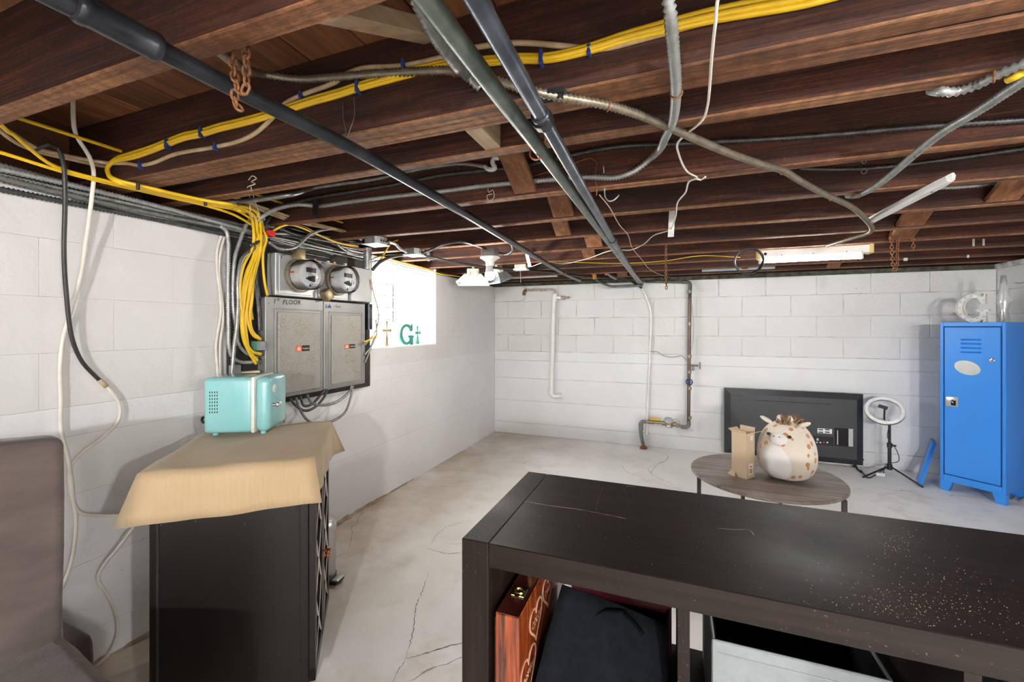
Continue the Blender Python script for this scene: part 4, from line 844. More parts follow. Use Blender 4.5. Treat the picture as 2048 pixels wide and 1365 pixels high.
VR = [([(440, 452), (452, 462), (456, 480), (456, 560), (457, 650), (458, 694), (465, 714), (480, 724), (502, 725), (521, 723)], 'bx_white', -1.868, 'white armored cable, outermost of the drops left of the panels, sweeping into the panel bottom'),
      ([(500, 440), (492, 452), (480, 482), (470, 515), (466, 570), (467, 620), (473, 657), (477, 689), (492, 706), (516, 716)], 'bx_white', -1.868, 'white armored cable dropping second from the wall paint left of the panels'),
      ([(500, 418), (520, 427), (530, 442), (532, 460), (522, 482), (505, 500), (485, 517), (476, 560), (476, 607), (473, 657), (468, 694), (465, 731), (463, 752)], 'bx_steel', -1.83, 'grey armored cable in an S bend over the yellow cables'),
      ([(505, 500), (506, 560), (515, 607), (518, 644), (519, 662)], 'bx_dark', -1.85, 'dark armored cable straight down the panel side'),
      ([(515, 495), (513, 560), (517, 600)], 'bx_dark', -1.858, 'short dark armored cable behind the yellow cables')]
for pts, mt, xx, lab in VR: bx(lab, [P(u, v, x=xx) for u, v in pts], mat=mt, r=.0085)
UP_ = [([(538, 484), (550, 494), (568, 499), (590, 495), (608, 480), (621, 469), (647, 460), (677, 459), (697, 467), (722, 480)], 'bx_steel', -1.76, 'armored cable drooping then arching to the junction box above the conduit'),
       ([(538, 467), (578, 469), (618, 475), (667, 485), (687, 500), (707, 508), (730, 511)], 'bx_steel', -1.80, 'armored cable running above the meter sockets to the conduit'),
       ([(536, 453), (558, 457), (588, 469), (637, 480), (690, 488), (722, 487)], 'bx_dark', -1.78, 'dark armored cable behind the red tag running to the junction box'),
       ([(545, 430), (525, 455), (520, 480), (500, 492)], 'bx_dark', -1.82, 'dark armored cable ducking behind the yellow cables')]
for pts, mt, xx, lab in UP_: bx(lab, [P(u, v, x=xx) for u, v in pts], mat=mt, r=.0075)
CL = [([(545, 470), (590, 476), (640, 490), (690, 503), (732, 512)], .006, 'black_jacket', 'black cable lowest in the tangle above the meter sockets'),
      ([(548, 447), (600, 462), (650, 473), (700, 482), (735, 490)], .006, 'black_jacket', 'black cable highest in the tangle above the meter sockets'),
      ([(540, 478), (580, 490), (630, 499), (680, 510), (725, 520)], .005, 'galvanised', 'grey cable sagging just over the meter sockets'),
      ([(600, 480), (640, 470), (665, 488), (700, 497), (740, 503)], .004, 'white_jacket', 'white cable zigzagging through the tangle above the meters')]
for pts, r0, mt, lab in CL: cable('service_cable', lab, [P(u, v, x=-1.83) for u, v in pts], r0, mt)
for k, (u, mt) in enumerate(((583, 'red_plastic'), (629, 'copper_wire'), (655, 'dull_terminal'), (668, 'copper_wire'), (690, 'dull_terminal'))):
    if k == 0: plain('dull_terminal', (.5, .5, .48), .4, .5)
    p_ = P(u, 520+ (u-583)*.13, x=-1.845); MB().rbox(p_ - Vector((.010, .009, .020)), p_ + Vector((.010, .009, .022)), .003, 1).build('terminal_lug', mt, label=('red terminal lug behind the first meter lock', 'copper terminal lug above the joint of the meter sockets', 'steel terminal lug left of the second meter', 'copper terminal lug over the second meter', 'steel terminal lug right above the second meter')[k], cat='terminal')
cable('thin_wire', 'thin white wire stretched above the meter sockets', [P(u, v, x=-1.79) for u, v in [(542, 474), (598, 486), (647, 498), (716, 510)]], .002, 'white_jacket', cat='wire', n=5)
cable('thin_wire', 'thin copper coloured wire from the yellow arch to the conduit', [P(u, v, x=-1.76) for u, v in [(590, 449), (612, 455), (660, 482), (700, 493), (733, 500)]], .0018, 'pink_wire', cat='wire', n=5)
for k, (pts, lab) in enumerate((([(742, 520), (755, 514), (775, 510), (800, 509)], 'thin black wire from the conduit to the lower junction box'), ([(742, 525), (765, 520), (800, 512), (812, 512)], 'grey cable curving from the pull box to the lower junction box'), ([(745, 540), (757, 527), (775, 517), (800, 511), (815, 510)], 'thick black cable curving up from the pull box beside the window'))):
    cable('service_cable', lab, [P(u, v, x=-1.70 + .01*k) for u, v in pts], (.003, .006, .010)[k], ('black_jacket', 'galvanised', 'black_jacket')[k])
bx('short armored cable looping between the two junction boxes', [P(u, v, z=1.675) for u, v in [(778, 484), (790, 488), (800, 497), (815, 505)]], r=.007)
cable('electrical_cable', 'cream cable draped down the window side of the panels', [P(u, v, x=-1.80) for u, v in [(742, 560), (748, 590), (755, 615), (757, 640), (750, 665), (738, 680), (730, 690)]], .005, 'cream_jacket')
cable('electrical_cable', 'short yellow cable entering the panel beside the window', [P(u, v, x=-1.79) for u, v in [(752, 671), (742, 679), (729, 684)]], .0055, 'yellow_jacket')
for k, pts in enumerate(([(752, 640), (753, 670), (744, 690), (729, 711)], [(750, 675), (742, 695), (730, 725)])): bx(('armored cable bending into the panel beside the window', 'thin armored cable slanting behind the panel beside the window')[k], [P(u, v, x=-1.82) for u, v in pts], r=.006)
MB().cyl(P(738, 608, x=-1.86), P(738, 660, x=-1.86), .022, n=14).build('metal_conduit', 'iron_black', smooth=True, label='dark conduit below the pull box next to the window', cat='conduit')
# loops under the panels
LP = [([(592, 796), (600, 820), (612, 838), (622, 846)], 'bx_steel'), ([(614, 790), (622, 805), (640, 811), (670, 806), (700, 782), (703, 772)], 'bx_steel'), ([(706, 772), (700, 800), (690, 825), (665, 843), (650, 846)], 'bx_steel'),
      ([(580, 798), (592, 812), (610, 822), (630, 815), (648, 795), (655, 780)], 'bx_dark'), ([(600, 792), (608, 812), (625, 808), (645, 786), (652, 780)], 'bx_dark')]
LL = ['armored cable dropping from the 1ST FLOOR panel to behind the cloth', 'pale armored cable swagged between the two panels', 'armored cable curving from the panel corner down to the cloth', 'dark armored cable drooping lowest below the panels', 'dark armored cable looping under the panel joint']
for (pts, mt), lab in zip(LP, LL): bx(lab, [P(u, v, x=-1.80) for u, v in pts], mat=mt, r=.0062, pitch=.007)
cable('electrical_cable', 'tan cable dropping behind the teal fridge', [P(u, v, x=-1.82) for u, v in [(560, 798), (563, 815), (571, 830), (568, 846)]], .0045, 'cream_jacket')
cable('electrical_cable', 'black cable dropping behind the teal fridge', [P(u, v, x=-1.83) for u, v in [(557, 800), (559, 825), (553, 850)]], .006, 'black_jacket')
# cords on the open wall
for k, pts in enumerate(([(447, 455), (445, 467), (435, 495), (434, 532), (439, 582), (442, 619), (435, 669), (432, 694), (436, 752)], [(452, 462), (447, 480), (440, 510), (438, 550), (444, 600), (446, 640), (440, 690), (440, 752)])):
    cable('electrical_cable', ('cream cable on the wall paint, leftmost beside the cable drops', 'cream cable on the wall between its twin and the armored drops')[k], [P(u, v, x=XL+.012) for u, v in pts], .0062, 'white_jacket')
o_ = cable('wall_cable', 'black cord with a taped splice hanging down the left wall into white cord', [P(70, 300, x=-1.80), P(100, 288, x=-1.78), P(117, 298, x=-1.76), P(127, 330, x=-1.78), P(130, 400, x=-1.80), P(128, 500, x=-1.83), P(132, 580, x=-1.85), P(145, 680, x=-1.87), P(165, 725, x=-1.88), P(190, 752, x=-1.885), P(202, 764, x=-1.885)], .0065, 'black_jacket', cat='cord')
MB().tube([P(u, v, x=-1.885) for u, v in [(198, 760), (206, 767), (213, 774)]], .008, n=8).build('taped_splice', 'cream_jacket', o_, smooth=True, angle=0)
MB().tube([P(u, v, x=-1.885) for u, v in [(212, 773), (228, 790), (240, 815), (235, 845), (200, 880), (165, 905), (145, 928), (139, 960), (146, 1000), (152, 1030), (151, 1070), (145, 1115), (135, 1150), (124, 1178)]], .0058, n=8).build('white_tail', 'white_jacket', o_, smooth=True, angle=0)
cable('wall_cable', 'white cord snaking down the left wall and off behind the tablecloth', [Vector((P(146, 236, x=-1.76).x, P(146, 236, x=-1.76).y, JT-.002)), P(147, 243, x=-1.76), P(152, 270, x=-1.77), P(178, 312, x=-1.79), P(187, 340, x=-1.80), P(183, 400, x=-1.82), P(172, 480, x=-1.85), P(164, 540, x=-1.87), P(145, 610, x=-1.88), P(126, 680, x=-1.89), P(120, 740, x=-1.89), P(122, 800, x=-1.89), P(122, 860, x=-1.89), P(135, 910, x=-1.88), P(143, 960, x=-1.88), P(150, 1012, x=-1.885), P(162, 1027, x=-1.885), P(195, 1031, x=-1.885), P(240, 1031, x=-1.87), P(290, 1028, x=-1.87)], .0062, 'white_jacket', cat='cord')
cable('wall_cable', 'stained white cord curling from under the tablecloth to the floor', [P(275, 1045, x=-1.80), P(262, 1064, x=-1.80), P(235, 1098, x=-1.83), P(202, 1140, x=-1.86), P(197, 1160, x=-1.87), P(213, 1188, x=-1.87), P(232, 1230, x=-1.87), P(234, 1275, x=-1.87), P(215, 1312, x=-1.87), P(188, 1336, x=-1.88)], .0055, 'white_jacket', cat='cord')

# --- lamps by the window corner
t0 = P(980, 506, z=1.675); t = thing('bulb_holder', 'white porcelain bulb holder with LED bulb under a steel box', 'ceiling light', t0 + Vector((0, 0, -.16)))
plain('bulb_plastic', (0.86, 0.86, 0.85), .3)
m, nt, b = new_mat('bulb_lit'); b.inputs['Base Color'].default_value = (.9, .9, .88, 1); b.inputs['Emission Color'].default_value = (1, .95, .86, 1); b.inputs['Emission Strength'].default_value = 6.0
bl = add_light('led_bulb_light', 'POINT', t0 + Vector((-.026, 0, -.215)), 6.5, (1, .94, .85), .03)
plain('bulb_grey', (0.62, 0.62, 0.62), .4)
MB().box(t0 + Vector((-.045, -.04, -.022)), t0 + Vector((.045, .04, .03)), ch=.003).build('steel_box', 'galvanised', t)
MB().lathe([(.062, -.026), (.064, -.034), (.052, -.040), (.030, -.055), (.026, -.085)], t0, (0, 0, 1), n=24).build('porcelain_base', 'white_enamel', t, smooth=True)
bb = MB().lathe([(.014, -.08), (.02, -.09), (.027, -.118), (.030, -.128)], t0 + Vector((-.012, 0, 0)), (-.08, 0, 1), n=20).build('bulb_collar', 'bulb_grey', t, smooth=True)
MB().lathe([(.030, -.126), (.033, -.142), (.030, -.160), (.020, -.172), (.003, -.177)], t0 + Vector((-.012, 0, 0)), (-.08, 0, 1), n=20).build('bulb_globe', 'bulb_lit', t, smooth=True)
def flood(label, u, v, z, rz, tilt, mat, w=.115):
    p = P(u, v, z=z); t = thing('flood_lamp', label, 'flood light', p)
    M = Matrix.Translation(p) @ Matrix.Rotation(rz, 4, 'Z') @ Matrix.Rotation(tilt, 4, 'X')
    # trapezoid shade, open side downwards
    top = [(-w*.55, -.03, .07), (w*.55, -.03, .07), (w*.55, .05, .07), (-w*.55, .05, .07)]; bot = [(-w, -.06, 0), (w, -.06, 0), (w, .08, 0), (-w, .08, 0)]
    MB().add([M @ Vector(q) for q in bot + top], [(0, 1, 5, 4), (1, 2, 6, 5), (2, 3, 7, 6), (3, 0, 4, 7), (4, 5, 6, 7)]).build('lamp_shade', mat, t)
    MB().box((-w*1.04, -.066, -.008), (w*1.04, -.058, .004), M).box((-w*1.04, .078, -.008), (w*1.04, .086, .004), M).box((-w*1.04, -.066, -.008), (-w*.98, .086, .004), M).box((w*.98, -.066, -.008), (w*1.04, .086, .004), M).build('shade_rim', mat, t)
    MB().box((-.05, -.02, .07), (.05, .03, .12), M, ch=.004).build('mount_box', 'cream_plastic', t)
    MB().cyl(M @ Vector((0, .005, .118)), Vector(((M @ Vector((0, .005, .118))).x, (M @ Vector((0, .005, .118))).y, JT)), .012, n=10).build('mount_stem', 'cream_plastic', t)
    for sx in (-.032, .032): MB().cyl(M @ Vector((sx, -.032, .03)), M @ Vector((sx, -.03, .085)), .012, n=10).build('swivel_arm', 'cream_plastic', t, smooth=True)
    return t
flood('white flood light with trapezoid shade near the window corner', 946, 566, 1.575, .35, -.12, 'white_enamel', w=.13)
flood('grey tan flood light head turned away beside the bulb', 1000, 562, 1.59, -.55, .35, 'galvanised', w=.085)
p = P(1042, 541, z=1.655); t = thing('outlet_box', 'white triple outlet box hanging under the far joists', 'outlet', p)
MB().box(p + Vector((-.055, -.035, 0)), p + Vector((.06, .035, .012)), ch=.003).build('cover', 'white_enamel', t)
MB().box(p + Vector((-.045, -.03, .012)), p + Vector((.05, .03, .045)), ch=.003).build('box', 'cream_plastic', t)
for k in range(3): MB().torus(p + Vector((-.026+.029*k, -.031, .028)), (0, 1, 0), .009, .0016, n=12, m=4).build('knockout', 'panel_grey', t)
MB().tube([p + Vector((.0, -.02, 0)), p + Vector((.005, -.02, -.05)), p + Vector((.004, -.02, -.10))], .0016, n=5).build('pull_chain', 'galvanised', t)
a = P(1054, 508, y=2.66); MB().box((a.x-.012, 2.655, P(1062, 535, y=2.66).z), (a.x+.010, 2.657, a.z), Matrix.Translation(a) @ Matrix.Rotation(-.25, 4, 'Y') @ Matrix.Translation(-a)).build('paper_tag', 'paper', label='small white paper tag dangling by the triple outlet box', cat='tag')
MB().box((P(857, 470, y=2.68).x-.011, 2.672, JB-.012), (P(857, 470, y=2.68).x+.011, 2.688, P(857, 470, y=2.68).z)).build('joist_bracket', 'galvanised', label='grey metal strap nailed to a joist by the window', cat='bracket')
MB().box((P(634, 372, y=1.48).x-.016, 1.47, JB-.01), (P(634, 372, y=1.48).x+.016, 1.475, 1.78)).build('joist_bracket', 'iron_black', label='dark metal strap holding the armored cables above the meters', cat='bracket')

# --- things on the window sill
plain('green_paint', (0.035, 0.20, 0.145), .5, c2=(0.05, 0.25, 0.19), scale=15)
wood('carved_wood', (0.30, 0.19, 0.10), (0.48, 0.34, 0.20), (0.60, 0.45, 0.30), axis=2, grain=60, var=0)
def slab_G(s):
    """outline of a slab-serif capital G, unit height s, drawn around the open stroke"""
    out = []; n = 22
    for k in range(n+1):                                   # outer bowl from upper right round to lower right
        a = math.radians(52 + (308-52)*k/n); out.append((.40 + .40*math.cos(a), .5 + .5*math.sin(a)))
    out += [(.64, .03), (.64, .0), (.78, .0), (.78, .36), (.84, .36), (.84, .46), (.48, .46), (.48, .36), (.56, .36), (.56, .20)]
    for k in range(n+1):
        a = math.radians(-52 - (256)*k/n) ; out.append((.40 + .23*math.cos(a), .5 + .36*math.sin(a)))
    out += [(.56, .74), (.60, .64), (.76, .64), (.76, 1.0), (.66, 1.0), (.66, .92)]
    return [(a*s, c*s) for a, c in out]
sz = WZ0 + .012
p = P(797, 692, x=-1.965); h = .165
MB().prism(slab_G(h), (-1.965, p.y, sz), EY + Vector((.25, 0, 0)), EZ, .016).build('letter_g', 'green_paint', label='green wooden capital letter G standing on the window sill', cat='letter')
def cross(name, label, u, H, W, th, mat, flare, x):
    p = P(u, 690, x=x); t = thing(name, label, 'cross', (x, p.y, sz))
    zc = sz + H*.62
    MB().prism([(-th*1.5*flare, 0), (th*1.5*flare, 0), (th*.45, H*.62), (-th*.45, H*.62)], (x, p.y, sz), EY, EZ, .012).prism([(-th*.45, 0), (th*.45, 0), (th*flare, H*.38), (-th*flare, H*.38)], (x, p.y, zc), EY, EZ, .012).build('upright', mat, t)
    MB().prism([(0, -th*.45), (W/2, -th*flare), (W/2, th*flare), (0, th*.45), (-W/2, th*flare), (-W/2, -th*flare)], (x+.002, p.y, zc), EY, EZ, .012).build('crossbar', mat, t)
    MB().lathe([(th*.8, 0), (th*.8, .004), (.001, .006)], (x+.014, p.y, zc), (1, 0, 0), n=14).build('boss', mat, t)
cross('standing_cross', 'carved tan wooden cross on the window sill near the panels', 771, .185, .10, .012, 'carved_wood', 1.0, -1.94)
cross('standing_cross', 'small green cross with flared arms beside the green letter', 833, .150, .078, .010, 'green_paint', 1.5, -1.99)
# ------------------------------------------------------------------ furniture and things on it
m, nt, b = new_mat('dresser_black'); b.inputs['Roughness'].default_value = .34
v = coords(nt, (1, 1, .25)); n1 = noise(nt, v, 3, 4); n2 = noise(nt, coords(nt), 110, 3)
c = ramp(nt, n1, [(.3, (.005, .004, .0035)), (.7, (.013, .010, .0085))])
b.inputs['Specular IOR Level'].default_value = .3
c = mix(nt, ramp(nt, n2, [(.745, (0, 0, 0)), (.77, (1, 1, 1))]), c, (.35, .31, .27)); nt.links.new(c, b.inputs['Base Color'])
m, nt, b = new_mat('tablecloth'); b.inputs['Roughness'].default_value = .85
v = coords(nt, (220, 220, 12)); v2 = coords(nt, (12, 12, 220)); th = noise(nt, v, 1, 2); th2 = noise(nt, v2, 1, 2)
c = ramp(nt, noise(nt, coords(nt), 2.2, 4), [(.35, (.47, .345, .205)), (.65, (.42, .295, .16))])
st = noise(nt, coords(nt, (1, 1, 1)), 4.5, 3); c = mix(nt, ramp(nt, st, [(.62, (0, 0, 0)), (.76, (.75, .75, .75))]), c, (.52, .24, .045))
c = mix(nt, .25, c, mix(nt, 1.0, c, ramp(nt, th, [(.3, (.7, .7, .7)), (.7, (1, 1, 1))]), 'MULTIPLY')); nt.links.new(c, b.inputs['Base Color'])
bump(nt, b, th2, .12, .001); b.inputs['Sheen Weight'].default_value = .15
plain('fridge_teal', (0.24, 0.53, 0.54), .22, c2=(0.225, 0.51, 0.52), scale=4, coat=.5)
plain('fridge_white', (0.80, 0.78, 0.70), .3)
plain('chrome', (0.75, 0.75, 0.75), .12, 1.0)
plain('brushed_steel', (0.52, 0.51, 0.50), .32, .9, c2=(0.42, 0.41, 0.40), scale=5, stretch=(30, 30, .5))
plain('black_plastic', (0.018, 0.018, 0.02), .4)

# dresser: stands askew to the left wall
RD = math.radians(39.0); E1 = Vector((math.cos(RD), math.sin(RD), 0)); E2 = Vector((-math.sin(RD), math.cos(RD), 0))
ZT = .775
C0 = P(274, 945, z=.787); C0.z = 0
def dl(u, v, yloc=0.0):                                  # local x of a pixel column on the near face plane
    q = PP(u, v, C0 + E2*yloc, E2); return (q - C0).dot(E1)
xa, xb = dl(298, 1100, .012), dl(617, 1100, .012); LW, LD = (P(629, 914, z=.787) - P(274, 945, z=.787)).length, .565
ds = thing('dresser', 'dark brown black cabinet with lattice doors under the tan tablecloth', 'cabinet', C0, RD)
y0, y1 = .012, .455
sd = MB().box((xa, y0, .0), (xb, y0+.018, ZT-.02), ch=.002).build('side_panel', 'dresser_black', ds, local=True)
MB().box((xa+.018, y0-.003, .0), (xa+.024, y0, ZT-.02)).box((xb-.028, y0-.003, .0), (xb-.024, y0, ZT-.02)).build('panel_groove', 'black_hole', sd, local=True)
MB().box((xa, y1-.018, 0), (xb, y1, ZT-.02), ch=.002).build('side_panel', 'dresser_black', ds, local=True)
MB().box((xa, y0+.018, .03), (xa+.012, y1-.018, ZT-.02)).build('back_panel', 'dresser_black', ds, local=True)
MB().box((xa-.004, y0-.004, ZT-.02), (xb+.006, y1+.004, ZT), ch=.003).build('dresser_top', 'dresser_black', ds, local=True)
MB().box((xa+.012, y0+.018, .06), (xb-.01, y1-.018, .075)).box((xa+.012, y0+.018, .38), (xb-.02, y1-.018, .395)).build('shelf_board', 'dresser_black', ds, local=True)
plain('dark_glass', (0.012, 0.014, 0.018), .06, spec=.6)
ym = (y0+y1)/2
for a0, a1 in ((y0+.003, ym-.001), (ym+.001, y1-.003)):
    d_ = MB()
    for (p_, q_) in (((a0, .06), (a0+.035, ZT-.03)), ((a1-.035, .06), (a1, ZT-.03)), ((a0, .06), (a1, .10)), ((a0, ZT-.07), (a1, ZT-.03))): d_.box((xb+.001, p_[0], p_[1]), (xb+.02, q_[0], q_[1]), ch=.001)
    d_ = d_.build('door', 'dresser_black', ds, local=True)
    MB().box((xb+.006, a0+.035, .10), (xb+.009, a1-.035, ZT-.07)).build('door_glass', 'dark_glass', d_, local=True)
    for k in range(3):
        zA, zB = .10 + (ZT-.17)*k/3, .10 + (ZT-.17)*(k+1)/3
        for s_ in (0, 1):
            A = Vector((xb+.015, a0+.035, zA if s_ else zB)); B_ = Vector((xb+.015, a1-.035, zB if s_ else zA))
            MB().cyl(A, B_, .0045, n=8).build('lattice_bar', 'chrome', d_, local=True)
    yk = a1-.017 if a0 < ym-.05 else a0+.017
    MB().lathe([(.005, 0), (.005, .012), (.012, .016), (.010, .024), (.001, .026)], (xb+.02, yk, .36), (1, 0, 0), n=12).build('door_knob', 'copper_wire', d_, local=True, smooth=True)
for (px, py) in ((xa+.02, y0+.02), (xb-.03, y0+.02), (xa+.02, y1-.05), (xb-.03, y1-.05)): pass

# tablecloth over the dresser: flat top, hanging skirts, corners flaring into folds
def cloth():
    r = random.Random(3); nx, ny = 14, 18; zt = ZT + .006; m_ = MB()
    x0_, x1_ = 0.0, LW; vs_ = []; fs_ = []
    for j in range(ny+1):
        for i in range(nx+1):
            vs_.append((x0_ + (x1_-x0_)*i/nx, LD*j/ny, zt + .0025*math.sin(i*.9+j*.55) + .001*r.uniform(-1, 1)))
    for j in range(ny):
        for i in range(nx): fs_.append((j*(nx+1)+i, j*(nx+1)+i+1, (j+1)*(nx+1)+i+1, (j+1)*(nx+1)+i))
    ring = [i for i in range(nx+1)] + [j*(nx+1)+nx for j in range(1, ny+1)] + [ny*(nx+1)+i for i in range(nx-1, -1, -1)] + [j*(nx+1) for j in range(ny-1, 0, -1)]
    n = len(ring); corners = {0: Vector((-1, -.35)), nx: Vector((.75, -.5)), nx+ny: Vector((1, .5)), nx+ny+nx: Vector((-1, .6))}
    flare = {0: .048, nx: .030, nx+ny: .055, nx+ny+nx: .05}
    prev = list(ring); rows = 5
    for q in range(1, rows+1):
        f = q/rows; cur = []
        for k, vi in enumerate(ring):
            p = Vector(vs_[vi]); out = Vector((0, -1)) if k < nx else Vector((1, 0)) if k < nx+ny else Vector((0, 1)) if k < 2*nx+ny else Vector((-1, 0))
            ofs = out * (.006 + .005*math.sin(k*1.1)*f)
            for ck, cd in corners.items():
                dd = min(abs(k-ck), n-abs(k-ck))
                if dd <= 2: ofs = ofs*(dd/3.0) + cd * (flare[ck]*f*[1, .22, .0][dd])
            drop = .140 + (.006*math.sin(k*.21+.6))
            vs_.append((p.x+ofs.x, p.y+ofs.y, zt - drop*f)); cur.append(len(vs_)-1)
        for k in range(n): fs_.append((prev[k], prev[(k+1) % n], cur[(k+1) % n], cur[k]))
        prev = cur
    return m_.add(vs_, fs_)
tc = cloth().build('tablecloth', 'tablecloth', local=True, smooth=True, angle=0, label='tan cloth with orange stains draped over the dark cabinet', cat='tablecloth')
tc.location = C0; tc.rotation_euler = (0, 0, RD)
md = tc.modifiers.new('weave', 'SOLIDIFY'); md.thickness = .0022; md.offset = 0

# teal mini fridge on the cloth
FZ = ZT + .012
fb = P(405, 872, z=FZ+.006); RFd = math.radians(30)
fg = thing('mini_fridge', 'teal retro mini fridge with white trim on the cloth', 'mini fridge', (fb.x, fb.y, FZ), RFd)
DX, DW, DH = .232, .19, .222
MB().rbox((0, 0, .010), (.172, DW, DH), .016, 4).build('fridge_body', 'fridge_teal', fg, local=True, smooth=True)
MB().rbox((.166, -.0015, .0085), (.180, DW+.0015, DH+.0015), .006, 2).build('white_trim', 'fridge_white', fg, local=True, smooth=True)
dd_ = MB().rbox((.178, 0, .010), (DX, DW, DH), .024, 5).build('fridge_door', 'fridge_teal', fg, local=True, smooth=True)
MB().lathe([(.017, 0), (.016, .003), (.002, .005)], (DX-.001, .05, DH-.05), (1, 0, 0), n=20).build('badge', 'fridge_white', dd_, local=True, smooth=True)
MB().cyl((DX-.004, .028, DH*.5), (DX+.022, .028, DH*.5), .006, n=12).rbox((DX+.014, .020, DH*.5-.009), (DX+.026, .060, DH*.5+.009), .005, 3).build('handle', 'chrome', dd_, local=True, smooth=True)
for cx_ in range(4):
    for k in range(7): MB().rbox((.022+.0085*cx_, -.0006, .088+.0125*k), (.027+.0085*cx_, .004, .097+.0125*k), .0015, 1).build('vent_slot', 'black_hole', fg, local=True)
for (x_, y_) in ((.03, .03), (.20, .03), (.03, DW-.03), (.20, DW-.03)): MB().cyl((x_, y_, 0), (x_, y_, .012), .010, n=12).build('foot', 'fridge_teal', fg, local=True)
MB().tube([(0, .10, .05), (-.02, .09, .055), (-.035, .07, .06), (-.03, .06, .045), (-.005, .09, .04)], .005, n=8, step=.006).build('power_plug', 'black_plastic', fg, local=True, smooth=True, angle=0)

# step-on bin behind the dresser
pb = P(637, 1160, z=0); Rb = .078
tb = thing('pedal_bin', 'small brushed steel pedal bin behind the dark cabinet', 'bin', (pb.x, pb.y, 0))
MB().lathe([(Rb-.004, 0), (Rb+.002, .004), (Rb+.002, .022), (Rb-.002, .024)], pb, (0, 0, 1), n=32).build('base_ring', 'black_plastic', tb, smooth=True)
MB().lathe([(Rb-.002, .024), (Rb-.002, .232)], pb, (0, 0, 1), n=32).build('drum', 'brushed_steel', tb, smooth=True)
MB().lathe([(Rb+.002, .234), (Rb+.002, .262), (Rb-.01, .276), (Rb-.03, .284), (.002, .288)], pb, (0, 0, 1), n=32).build('lid', 'brushed_steel', tb, smooth=True)
ax = Vector((.86, .10, 0)).normalized(); sx = Vector((.6, .8, 0))
MB().rbox((-.030, -.004, .006), (.030, .05, .020), .006, 2, Matrix.Translation(pb + ax*(Rb-.006)) @ ax.to_track_quat('Y', 'Z').to_matrix().to_4x4()).build('pedal_arm', 'black_plastic', tb, smooth=True)
MB().rbox((-.032, .022, .022), (.032, .056, .030), .004, 2, Matrix.Translation(pb + ax*(Rb-.006)) @ ax.to_track_quat('Y', 'Z').to_matrix().to_4x4()).build('pedal', 'brushed_steel', tb, smooth=True)

# slip-covered chair at the left, seat facing the room
m, nt, b = new_mat('suede'); b.inputs['Roughness'].default_value = .9
v = coords(nt, (1, 1, 2.5)); n1 = noise(nt, v, 5, 5, .6); c = ramp(nt, n1, [(.3, (.075, .056, .049)), (.7, (.13, .10, .088))]); nt.links.new(c, b.inputs['Base Color'])
b.inputs['Sheen Weight'].default_value = .35; b.inputs['Sheen Roughness'].default_value = .4; bump(nt, b, noise(nt, v, 9, 5), .35, .02)
RC = math.radians(-8); bk = P(134, 1268, z=.475)
ch = thing('slipcovered_chair', 'dining chair under a brown suede slipcover beside the left wall', 'chair', (bk.x, bk.y, 0), RC)
def lump(lo, hi, r, seg, amp, seed, cuts=3):
    bm = bmesh.new(); bmesh.ops.create_cube(bm, size=1); lo = Vector(lo); hi = Vector(hi); c_ = (lo+hi)/2; d_ = hi-lo
    for w in bm.verts: w.co = Vector((c_.x+w.co.x*d_.x, c_.y+w.co.y*d_.y, c_.z+w.co.z*d_.z))
    bmesh.ops.bevel(bm, geom=bm.edges[:], offset=r, segments=seg, profile=.5, affect='EDGES')
    bmesh.ops.subdivide_edges(bm, edges=[e for e in bm.edges if e.calc_length() > .06], cuts=cuts, use_grid_fill=True)
    rr = random.Random(seed); ph = [rr.uniform(0, 6) for _ in range(6)]
    for w in bm.verts:
        x_, y_, z_ = w.co; k_ = amp
        w.co += Vector((k_*math.sin(z_*11+y_*17+ph[0]) + k_*.5*math.sin(z_*31+y_*9+ph[1]), k_*.6*math.sin(z_*13+x_*19+ph[2]), k_*.8*math.sin(x_*13+y_*15+ph[3])))
    bm.verts.index_update(); m_ = MB().add([w.co.copy() for w in bm.verts], [tuple(w.index for w in f_.verts) for f_ in bm.faces]); bm.free(); return m_
m_ = lump((-.075, -.46, .42), (0, .0, .945), .022, 3, .004, 5)
for p_ in m_.v: p_.z += .012*math.sin((p_.y+.46)/.46*math.pi) if p_.z > .85 else 0
m_.build('backrest', 'suede', ch, local=True, smooth=True, angle=0)
lump((-.07, -.46, .30), (.42, .006, .475), .035, 3, .006, 8, 4).build('seat', 'suede', ch, local=True, smooth=True, angle=0)
sk = MB(); pr = [(-.075, .0), (.42, .0), (.42, -.46), (-.075, -.46)]; per = []
for k in range(4):
    a_, c_ = Vector((*pr[k], 0)), Vector((*pr[(k+1) % 4], 0))
    for j in range(12): per.append((a_.lerp(c_, j/12), (c_-a_).normalized().cross(Vector((0, 0, 1)))*-1))
nP = len(per); vs_ = []
for q in range(6):
    f = q/5
    for k, (p_, o_) in enumerate(per): vs_.append(p_ + o_*((.012*math.sin(k*1.35) + .015)*f) + Vector((0, 0, .40 - .37*f)))
sk.add(vs_, [(q*nP+k, q*nP+(k+1) % nP, (q+1)*nP+(k+1) % nP, (q+1)*nP+k) for q in range(5) for k in range(nP)]).build('cover_skirt', 'suede', ch, local=True, smooth=True, angle=0)
for (x_, y_) in ((-.05, -.03), (.39, -.03), (-.05, -.43), (.39, -.43)): MB().box((x_-.018, y_-.018, 0), (x_+.018, y_+.018, .32)).build('leg', 'dresser_black', ch, local=True)
# low brown pouffe by the wall, half hidden behind the chair
pq = P(167, 1190, x=-1.70)
po = thing('pouffe', 'low dark brown cushion seat against the wall behind the chair', 'ottoman', (-1.72, pq.y-.16, 0))
lump((-1.87, pq.y-.36, .16), (-1.60, pq.y-.005, .295), .04, 3, .007, 11).build('cushion', 'suede', po, smooth=True, angle=0)
MB().box((-1.85, pq.y-.34, .0), (-1.62, pq.y-.03, .18), ch=.01).build('base', 'suede', po)

